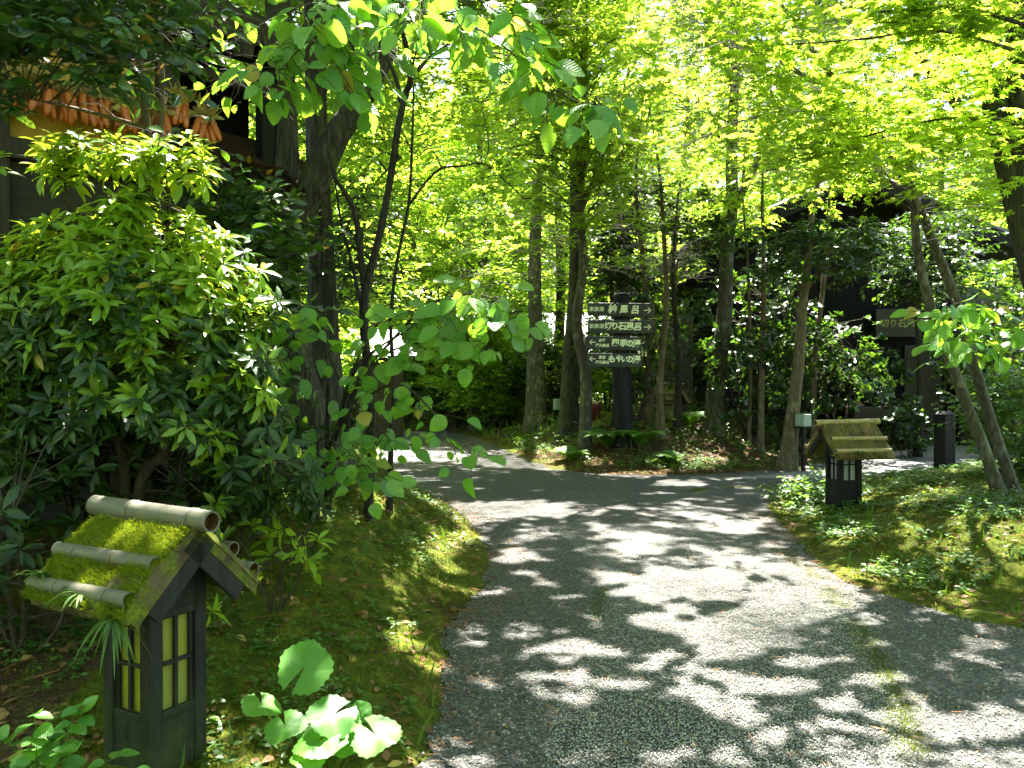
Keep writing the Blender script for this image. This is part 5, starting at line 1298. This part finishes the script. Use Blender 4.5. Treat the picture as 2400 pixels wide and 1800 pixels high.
# understorey beyond the bends and the far wood
protoU = []
for k, (rad, h, lf, sz) in enumerate([(1.3, 2.4, 'broad', .11), (1.1, 1.7, 'evergreen', .11), (1.5, 3.2, 'broad', .12)]):
    protoU.append((rad, h, lf, sz))
US = [(930, 26.5, 0), (975, 25.6, 2), (1040, 25.8, 0), (1110, 26.5, 2), (1180, 26, 0), (1120, 21.5, 0), (870, 26.5, 2), (1010, 28, 0), (1080, 24, 1), (1150, 22.5, 0), (1210, 24, 2), (1290, 21.5, 1), (960, 29, 2), (900, 24, 0), (850, 20, 2), (780, 18, 0), (700, 17, 2), (1420, 21, 0), (1480, 20, 2), (1550, 21, 2), (620, 15, 2), (1100, 31, 2), (1250, 29, 2), (1380, 27, 0), (560, 19, 2), (1000, 34, 2), (2420, 17.5, 2), (1660, 24, 2), (440, 13, 2), (1050, 38, 2), (900, 36, 2), (1180, 36, 2)]
made = {}
NAMES = {0: 'bright bushy undershrub among the trunks beyond the bend of the path', 1: 'dark leaved low undershrub among the trunks beyond the bend', 2: 'tall loose undershrub in the wood beyond the bend'}
for q, (px, d, k) in enumerate(US):
    x = (px - 1200) / F * d
    while pdist([x], [d])[0] < .5: d += .3; x = (px - 1200) / F * d
    if k not in made:
        rad, h, lf, sz = protoU[k]
        o = shrub('undershrub', NAMES[k], 'shrub', (x, d), rad, h, M[lf], 8, 70, 'spray', sz, T_FAR, seed=60 + k, ntw=9, nleaf=8, flat=.4, low=.05, twL=.4, group='undershrubs in the far wood'); made[k] = o
    else:
        o = copy_tree(made[k])
    o.location = (x, d, gz(x, d)); o.rotation_euler = (0, 0, rg.uniform(0, 6.28)); s = rg.uniform(.85, 1.25); o.scale = (s, s, s)

def forest_proto(seed, H, rad, leaf, size, T, bark, r0, zlow):
    r = np.random.default_rng(seed); root = empty('forest_tree', (0, 0, 0))
    lean = r.normal(0, .25, 2); t = np.linspace(0, 1, 30)
    P = np.stack([lean[0] * t ** 2 * 2 + .22 * np.sin(t * 7 + seed), lean[1] * t ** 2 * 2 + .2 * np.cos(t * 6 + seed), H * t - .1], -1); R = r0 * (1 - .8 * t) * (1 + .6 * np.exp(-t * 30))
    mb = MB(); mb.tubes(P, R, 12, 0, .05, r); nodes = [P[6:-2]]
    for k in range(9):
        i = r.integers(8, 26); a = r.uniform(0, 6.28); L = r.uniform(.8, 1.3) * rad * (1.1 - .5 * t[i])
        e = P[i] + np.array([math.cos(a) * L, math.sin(a) * L, L * r.uniform(.3, .8)]); m = (P[i] + e) / 2 + np.array([0, 0, .15 * L])
        B = spl(np.array([P[i], m, e]), 10); mb.tubes(B, np.linspace(R[i] * .5, .008, 10), 6); nodes.append(B[3:])
    mb.build('trunk', M[bark], root)
    n = 155; C = []
    a = r.uniform(0, 6.28, n); z = zlow + (H * 1.03 - zlow) * r.uniform(0, 1, n) ** .9; f = (z - zlow) / (H - zlow); q = rad * np.sqrt(r.uniform(.05, 1, n)) * (1.05 - .55 * f)
    C = np.stack([q * np.cos(a), q * np.sin(a), z], -1)
    fb = MB(); crown(fb, r, np.vstack(nodes), C, 15, .5, 10, size, T, .3, .018); fb.build('crown', [M[leaf], M['twig']], root)
    return root
FP = [forest_proto(1, 10, 2.6, 'broad', .115, T_FAR, 'greybark', .13, 2.0), forest_proto(2, 12, 2.8, 'maple', .115, T_FAR, 'greybark', .15, 2.4), forest_proto(3, 9, 2.4, 'maple', .10, T_FAR, 'brownbark', .10, 2.2), forest_proto(4, 13, 3.0, 'broad', .12, T_FAR, 'oakbark', .17, 2.8)]
FT = [(1010, 25, 2, 'slim forest tree at the far left bend of the path'), (1125, 23, 0, 'upright forest tree just past the bend of the path'), (1170, 27, 3, 'dark barked tree deep behind the bend of the path'), (1445, 21, 1, 'tall forest tree behind the upper right corner of the signboards'), (1595, 24, 1, 'tall forest tree behind the low end of the bath house roof'),
      (880, 24, 1, 'forest tree beyond the slim black stems'), (760, 16, 2, 'slim leafy tree behind the straight dark oak'), (640, 13, 0, 'leafy tree behind the farmhouse thatch'), (1300, 25, 3, 'dark barked tree between the sign and the far lodge'), (2020, 26, 1, 'tall forest tree rising behind the bath house ridge'), (2200, 25, 3, 'dark barked tree behind the bath house and annex'), (2400, 21, 0, 'forest tree behind the annex'),
      (1850, 27, 0, 'upright tree behind the left slope of the bath house roof')]
DEEP = [(960, 33, 0), (1070, 32, 1), (1220, 34, 3), (1370, 33, 1), (1520, 32, 0), (1700, 34, 1), (1930, 34, 3), (2120, 35, 0), (2330, 33, 1), (820, 31, 3), (700, 27, 1), (560, 24, 0), (430, 22, 1), (1140, 40, 1), (1290, 41, 0), (1450, 40, 3), (1000, 41, 3), (880, 40, 0), (1620, 41, 1), (1800, 40, 0), (2000, 42, 1), (2500, 27, 3)]
usd = set()
for q, (px, d, k, lab) in enumerate(FT + [(a, b, c, 'sunlit forest tree standing deep in the wood behind the nearer trees') for a, b, c in DEEP]):
    if k in usd: o = copy_tree(FP[k])
    else: o = FP[k]; usd.add(k)
    x = (px - 1200) / F * d
    o.location = (x, d, gz(x, d) - .03); o.rotation_euler = (0, 0, rg.uniform(0, 6.28)); s = rg.uniform(.9, 1.2); o.scale = (s, s, s)
    tag(o, lab, 'tree', 'trees of the near wood' if q < len(FT) else 'sunlit trees deep in the wood')

def far_wood():
    r = np.random.default_rng(99); mb = MB(); n = 46000
    y = r.uniform(46, 60, n); x = r.uniform(-.85, .85, n) * y; z0 = height(x, y); z = z0 + 15 * r.uniform(0, 1, n) ** .8
    keep = (vnoise(x, z, .35, 5) + .35 * vnoise(x, z, 1.1, 6) > .42); x, y, z = x[keep], y[keep], z[keep]; n = len(x)
    O = np.stack([x, y, z], -1); mb.leaves(T_FAR, O, r.normal(0, 1, (n, 3)), UP + r.normal(0, .6, (n, 3)), r.uniform(.35, .75, n))
    n = 26000; y = r.uniform(43, 47, n); x = r.uniform(-.8, .8, n) * y; z = height(x, y) + 8.5 * r.uniform(0, 1, n) ** .9; mb.leaves(T_FAR, np.stack([x, y, z], -1), r.normal(0, 1, (n, 3)), UP + r.normal(0, .6, (n, 3)), r.uniform(.3, .65, n))
    n = 15000; a = r.uniform(-.15, math.pi + .15, n); q = r.uniform(8, 13, n); x = q * np.cos(a) * 1.1; y = 1.0 - q * np.sin(a); z = 9.5 * r.uniform(0, 1, n) ** .9      # unseen wood behind the viewpoint, added to darken the foreground
    keep = (vnoise(a * 9, z, .6, 5) > .36) & (pdist(x, y) > -.3); x, y, z = x[keep], y[keep], z[keep]; n = len(x)
    mb.leaves(T_FAR, np.stack([x, y, z], -1), r.normal(0, 1, (n, 3)), UP + r.normal(0, .7, (n, 3)), r.uniform(.3, .6, n))
    tag(mb.build('far_wood', M['maple']), kind='stuff')
far_wood()

# ------------------------------------------------------------------ small plants and ground cover
fern('largest bright arching fern in front of the signpost foot', pxg(1425, 1052)[:2], 1.0 * .72, 13, 1, 'ferns on the leaf-littered island')
fern('upright fern with narrow fronds just right of the signpost foot', pxg(1502, 1050)[:2], .72, 8, 2, 'ferns on the leaf-littered island', .3)
fern('small fern on leaf litter right of the two sign ferns', pxg(1575, 1090)[:2], .5, 8, 3, 'ferns on the leaf-littered island')
fern('pale sunlit fern at the island edge by the path', pxg(1340, 1082)[:2], .55, 12, 4, 'ferns on the leaf-littered island', .7)
fern('fern beside the slatted screen', pxg(1615, 1000)[:2], .7, 8, 5, 'ferns on the leaf-littered island')
fern('broad fern clump in the shade left of the sunlit island edge', pxg(1180, 985)[:2], .9, 12, 6, 'ferns on the leaf-littered island')
fern('low fern against the bath house wall behind the thatch lantern', (7.2, 15.6), .55, 10, 7, 'ferns on the leaf-littered island')

def round_plant():
    r = np.random.default_rng(3); bx, by, bz = pxg(740, 1735); root = empty('round_leaf_plant', (bx, by, bz), 'plant of round kidney leaves on stalks right of the mossy lantern', 'plant')
    spec = [(715, 1562, 2.95, .175, 'f'), (612, 1655, 2.85, .13, 'b'), (668, 1705, 2.75, .13, 'b'), (775, 1680, 2.72, .15, 'b'), (845, 1668, 2.9, .07, 'f'), (880, 1725, 2.72, .16, 'b'), (740, 1745, 2.65, .14, 'b'), (820, 1745, 2.72, .11, 'b'), (722, 1775, 2.62, .11, 'b'), (805, 1712, 2.9, .12, 'b'), (735, 1700, 2.95, .13, 'b')]
    L = MB(); S = MB(); base = np.array([bx, by, bz])
    for px, py, d, s, k in spec:
        p = W(px, py, d); g = p.copy(); g[:2] = .45 * p[:2] + .55 * base[:2] + r.normal(0, .02, 2); g[2] = gz(g[0], g[1]) - .01
        S.tubes(spl(np.array([g, (g + p) / 2 + np.array([0, 0, .04]), p]), 10), np.linspace(.0045, .003, 10), 6)
        a = r.uniform(-.9, .9); X = np.array([math.sin(a), -.75 if k == 'b' else .5, -.25 if k == 'b' else .75]); nn = np.array([0, -.45, .9]) + r.normal(0, .15, 3)
        if k == 'f': nn = np.array([.1, -.8, .6])
        L.leaves(T_ROUND, p[None], X[None], nn[None], np.array([s]))
    S.build('stalks', M['grass'], root, loc=base); L.build('foliage', M['round'], root, loc=base)
round_plant()
def whorl_plant(name, label, px, py, size, leaf, nl, h, seed, tilt=55, T=T_CAM, n=1, spread=.0):
    r = np.random.default_rng(seed); x, y, z = pxg(px, py); root = empty(name, (x, y, z), label, 'plant')
    S = MB(); L = MB(); tips = []
    for k in range(n):
        t = np.array([r.normal(0, spread), r.normal(0, spread), h * r.uniform(.75, 1.15)]); tips.append(t)
        S.tubes(spl(np.array([[0, 0, -.02], t * np.array([.3, .3, .55]), t]), 7), np.linspace(.004, .002, 7), 6)
    tips = np.array(tips); whorls(L, r, tips, np.tile(UP, (n, 1)) + r.normal(0, .25, (n, 3)), nl, size, T, 0, tilt, 0, .1)
    S.build('stalk', M['grass'], root); L.build('foliage', leaf if not isinstance(leaf, str) else M[leaf], root)
whorl_plant('pale_plant', 'pale white-green leaf rosette at the bottom beside the round-leaved plant', 785, 1790, .105, 'paleleaf', 6, .10, 1, 40)
whorl_plant('hosta_plant', 'small ribbed green plant right of the pale rosette', 850, 1785, .12, 'round', 6, .09, 2, 48)
whorl_plant('umbrella_seedling', 'thin-stemmed umbrella seedling on the moss right of the lantern roof', 682, 1400, .085, 'cover', 7, .40, 3, 72, T_LANCE, 1)
whorl_plant('umbrella_seedling', 'umbrella seedling with drooping leaves in front of the thatch lantern post', 2005, 1180, .14, 'cover', 6, .30, 4, 75)
def corner_plant():
    r = np.random.default_rng(8); x, y = W(90, 1700, 2.45)[:2]; z = gz(x, y); root = empty('leafy_plant', (x, y, z), 'bright toothed-leaf plant in the corner below the mossy lantern', 'plant'); S = MB(); L = MB()
    for k in range(13):
        t = np.array([r.normal(0, .13), r.normal(0, .10), r.uniform(.16, .36)]); P = spl(np.array([[r.normal(0, .03), r.normal(0, .03), -.02], t * .6 + [0, 0, .04], t]), 9); S.tubes(P, np.linspace(.003, .0012, 9), 5)
        d = nrm(np.gradient(P, axis=0)); i = np.array([3, 4, 5, 6, 7, 8, 8]); side = np.stack([np.cos(r.uniform(0, 6.28, 7)), np.sin(r.uniform(0, 6.28, 7)), r.uniform(-.2, .3, 7)], -1)
        L.leaves(T_BIG, P[i], side, UP + r.normal(0, .3, (7, 3)) + np.array([0, -.35, 0]), r.uniform(.04, .075, 7))
    S.build('stems', M['grass'], root); L.build('foliage', M['bigleaf'], root)
corner_plant()

def scatter(n, x0, x1, y0, y1, rng, dmin=.02, dens=None):
    x = rng.uniform(x0, x1, n); y = rng.uniform(y0, y1, n); d = pdist(x, y); ok = (d > dmin) & (np.abs(x) < .70 * y + .3)
    if dens is not None: ok &= rng.random(n) < dens(x, y, d)
    x, y, d = x[ok], y[ok], d[ok]; return np.stack([x, y, height(x, y, d)], -1), d
def moss_cover():
    r = np.random.default_rng(5); mb = MB()
    left = lambda x, y, d: np.clip(1.5 - .11 * y, .15, 1) * (vnoise(x, y, 2.2, 31) > .33) * np.where((x < -1.9) & (y < 4.6), .25, 1)
    for (x0, x1, y0, y1, n, dens) in ((-3.6, .4, 1.9, 11.5, 64000, left), (2.2, 7.5, 3.6, 12.5, 52000, left), (-.8, 6, 12.6, 15, 14000, lambda x, y, d: .55 * (d < .9))):
        P, d = scatter(n, x0, x1, y0, y1, r, .0, dens); k = len(P)
        for q in range(2):
            o = P + np.column_stack([r.normal(0, .012, k), r.normal(0, .012, k), np.full(k, -.004)]); X = UP + r.normal(0, .4, (k, 3))
            mb.leaves(T_MOSS, o, X, r.normal(0, 1, (k, 3)), r.uniform(.014, .04, k) * (1 + .03 * P[:, 1]))
    # moss along the paving joints
    for line, wd, n in (([(1.59, 3.18), (1.79, 3.71), (1.98, 4.37), (2.14, 5.13), (2.32, 6.1), (2.38, 8.0)], .045, 12000), ([(2.2, 10.35), (2.6, 11.0), (4.2, 11.55)], .06, 6000), ([(.12, 3.0), (.157, 3.44), (.3, 4.0), (.5, 4.8), (.66, 5.8)], .035, 4000)):
        l = np.array(line); t = r.uniform(0, len(l) - 1.001, n); i = t.astype(int); p = l[i] + (l[i + 1] - l[i]) * (t - i)[:, None]
        ok = vnoise(p[:, 0], p[:, 1], 2.6, 77) > .5; p = p[ok] + r.normal(0, wd, (ok.sum(), 2)); k = len(p)
        mb.leaves(T_MOSS, np.column_stack([p, np.full(k, .004)]), UP + r.normal(0, .6, (k, 3)), r.normal(0, 1, (k, 3)), r.uniform(.007, .018, k))
    tag(mb.build('moss', M['mossblade']), kind='stuff')
moss_cover()
def seedlings():
    r = np.random.default_rng(6); mb = MB()
    cl = lambda x, y, d: (.12 + .88 * (vnoise(x, y, 1.6, 51) > .5)) * np.clip(d / .25, .15, 1)
    for (x0, x1, y0, y1, n, hmax, ls) in ((-3.8, .4, 2.0, 12, 9000, .065, .032), (2.2, 8.5, 3.6, 13.5, 15000, .10, .044), (-.8, 8, 12.6, 17, 3600, .12, .05), (-12, 12, 15, 30, 6500, .30, .10)):
        P, d = scatter(n, x0, x1, y0, y1, r, .03, cl); k = len(P); h = hmax * r.uniform(.3, 1.1, k)
        for q in range(5):
            a = r.uniform(0, 6.28, k); dirh = np.stack([np.cos(a), np.sin(a), r.uniform(-.2, .45, k)], -1)
            o = P + UP * h[:, None] * r.uniform(.6, 1, k)[:, None] + dirh * .008
            mb.leaves(T_CAM if q % 2 else T_MID, o, dirh, UP + r.normal(0, .28, (k, 3)), ls * r.uniform(.6, 1.35, k))
        mb.tubes(np.stack([P - UP * .01, P + UP * h[:, None]], 1), np.full((k, 2), .0012), 3)
    tag(mb.build('ground_cover', M['cover']), kind='stuff')
    g = MB()
    for (x0, x1, y0, y1, n, L) in ((-.8, 7, 12.7, 17, 1100, .22), (2.4, 7, 5, 12.5, 800, .16), (-3.4, .2, 2.2, 9, 420, .16), (-10, 8, 17, 28, 3000, .45)):
        P, d = scatter(n, x0, x1, y0, y1, r, .03, lambda x, y, d: vnoise(x, y, 1.1, 61) > .45); k = len(P); X = UP * 1.0 + r.normal(0, .38, (k, 3))
        g.leaves(T_BLADE, P - UP * .01, X, r.normal(0, 1, (k, 3)) + np.array([0, -.3, 0]), L * r.uniform(.4, 1.1, k))
    o = g.build('grass', M['grass']); tag(o, kind='stuff')
seedlings()
def litter():
    r = np.random.default_rng(7); mb = MB()
    for (x0, x1, y0, y1, n, hi) in ((-.6, 7, 12.4, 16.5, 11000, .95), (-3.6, .5, 1.9, 12, 4200, .3), (2.2, 6.5, 3.6, 12.5, 2400, .3), (-10, 12, 16, 30, 5000, .6)):
        P, d = scatter(n, x0, x1, y0, y1, r, .0); k = len(P); a = r.uniform(0, 6.28, k)
        mb.leaves(T_CAM, P + UP * .012, np.stack([np.cos(a), np.sin(a), r.normal(0, .15, k)], -1), UP + r.normal(0, .4, (k, 3)), r.uniform(.03, .075, k))
    x = r.uniform(-.6, 4.2, 2200); y = r.uniform(2.4, 15, 2200) ** 1.0; d = pdist(x, y); ok = (d < -.02) & ((d > -.5) | (r.random(2200) < .25)); k = ok.sum(); a = r.uniform(0, 6.28, k)
    mb.leaves(T_CAM, np.column_stack([x[ok], y[ok], np.full(k, .018)]), np.stack([np.cos(a), np.sin(a), r.normal(0, .05, k)], -1), UP + r.normal(0, .15, (k, 3)), r.uniform(.012, .035, k))
    tag(mb.build('fallen_leaves', M['litter']), kind='stuff')
    nb = MB(); n = 30000; x = r.uniform(-1.2, 4.6, n); y = r.uniform(2.2, 14.6, n); d = pdist(x, y)
    ok = (r.random(n) < np.where(np.abs(d) < .28, .9, np.where(d < 0, .10, .22)) * (vnoise(x, y, 3, 91) > .38)); x, y, d = x[ok], y[ok], d[ok]; k = len(x)
    z = np.maximum(height(x, y, d), 0.014) + .006; a = r.uniform(0, 6.28, k)
    nb.leaves((np.array([[0, -.03, 0], [0, .03, 0], [1, .03, 0], [1, -.03, 0.]]), [np.array([[0, 3, 2, 1]])], np.zeros((4, 2))), np.column_stack([x, y, z]), np.stack([np.cos(a), np.sin(a), r.normal(0, .12, k)], -1), np.tile(UP, (k, 1)), r.uniform(.03, .075, k))
    k = 260; x = np.concatenate([r.uniform(-3, .2, k), r.uniform(2.3, 6, k)]); y = r.uniform(2.3, 12, 2 * k); ok = (pdist(x, y) > -.15); x, y = x[ok], y[ok]; k = len(x); a = r.uniform(0, 6.28, k); z = np.maximum(height(x, y), 0) + .012; L = r.uniform(.04, .16, k)
    e = np.stack([np.cos(a) * L, np.sin(a) * L, r.normal(0, .015, k)], -1); P = np.column_stack([x, y, z]); nb.tubes(np.stack([P - e, P + r.normal(0, .006, (k, 3)), P + e], 1), np.tile([.003, .0035, .002], (k, 1)), 5)
    tag(nb.build('fallen_needles', M['needle']), kind='stuff')
litter()
def stones():
    r = np.random.default_rng(15); n = 26000; x = r.uniform(-.6, 4.4, n); y = 2.3 + 6.5 * r.uniform(0, 1, n) ** 1.5; d = pdist(x, y); s = pdist(x, y, dense(SLAB, .15, 0, 3))
    ok = (d < .02) & (s > .0); x, y = x[ok], y[ok]; k = len(x)
    ico = np.array([[0, 0, 1], [.9, 0, .3], [.28, .85, .3], [-.72, .53, .3], [-.72, -.53, .3], [.28, -.85, .3], [.7, .5, -.5], [-.3, .8, -.5], [-.8, 0, -.5], [-.3, -.8, -.5], [.7, -.5, -.5]])
    f = np.array([[0, 1, 2], [0, 2, 3], [0, 3, 4], [0, 4, 5], [0, 5, 1], [1, 6, 2], [2, 6, 7], [2, 7, 3], [3, 7, 8], [3, 8, 4], [4, 8, 9], [4, 9, 5], [5, 9, 10], [5, 10, 1], [1, 10, 6]])
    ico = ico * np.array([1, .8, .55]); a = r.uniform(0, 6.28, k); mb = MB()
    mb.leaves((ico, [f], ico[:, :2]), np.column_stack([x, y, np.full(k, .003)]), np.stack([np.cos(a), np.sin(a), r.normal(0, .3, k)], -1), UP + r.normal(0, .3, (k, 3)), r.uniform(.004, .0095, k))
    n = 85000; x = r.uniform(0, 2.6, n); y = 2.4 + 6.0 * r.uniform(0, 1, n) ** 1.6; s = pdist(x, y, dense(SLAB, .15, 0, 3)); ok = s < .0; x, y = x[ok], y[ok]; k = len(x); a = r.uniform(0, 6.28, k)
    mb.leaves((ico * np.array([1, 1, .7]), [f], ico[:, :2]), np.column_stack([x, y, np.full(k, .0065)]), np.stack([np.cos(a), np.sin(a), r.normal(0, .22, k)], -1), UP + r.normal(0, .2, (k, 3)), r.uniform(.0025, .0062, k), 1)
    n3 = N('loose_flake'); g3 = n3.new('NewGeometry'); flake = n3.done(n3.prin(n3.ramp(g3.outputs['Random Per Island'], [(0, (.16, .16, .142)), (.6, (.23, .226, .2)), (1, (.34, .333, .297))]), .75, .3))
    n2 = N('loose_stone'); g = n2.new('NewGeometry'); c = n2.ramp(g.outputs['Random Per Island'], [(0, (.05, .05, .045)), (.6, (.125, .125, .112)), (1, (.26, .256, .23))])
    o = mb.build('gravel', [n2.done(n2.prin(c, .75, .3)), flake]); tag(o, kind='stuff')
stones()
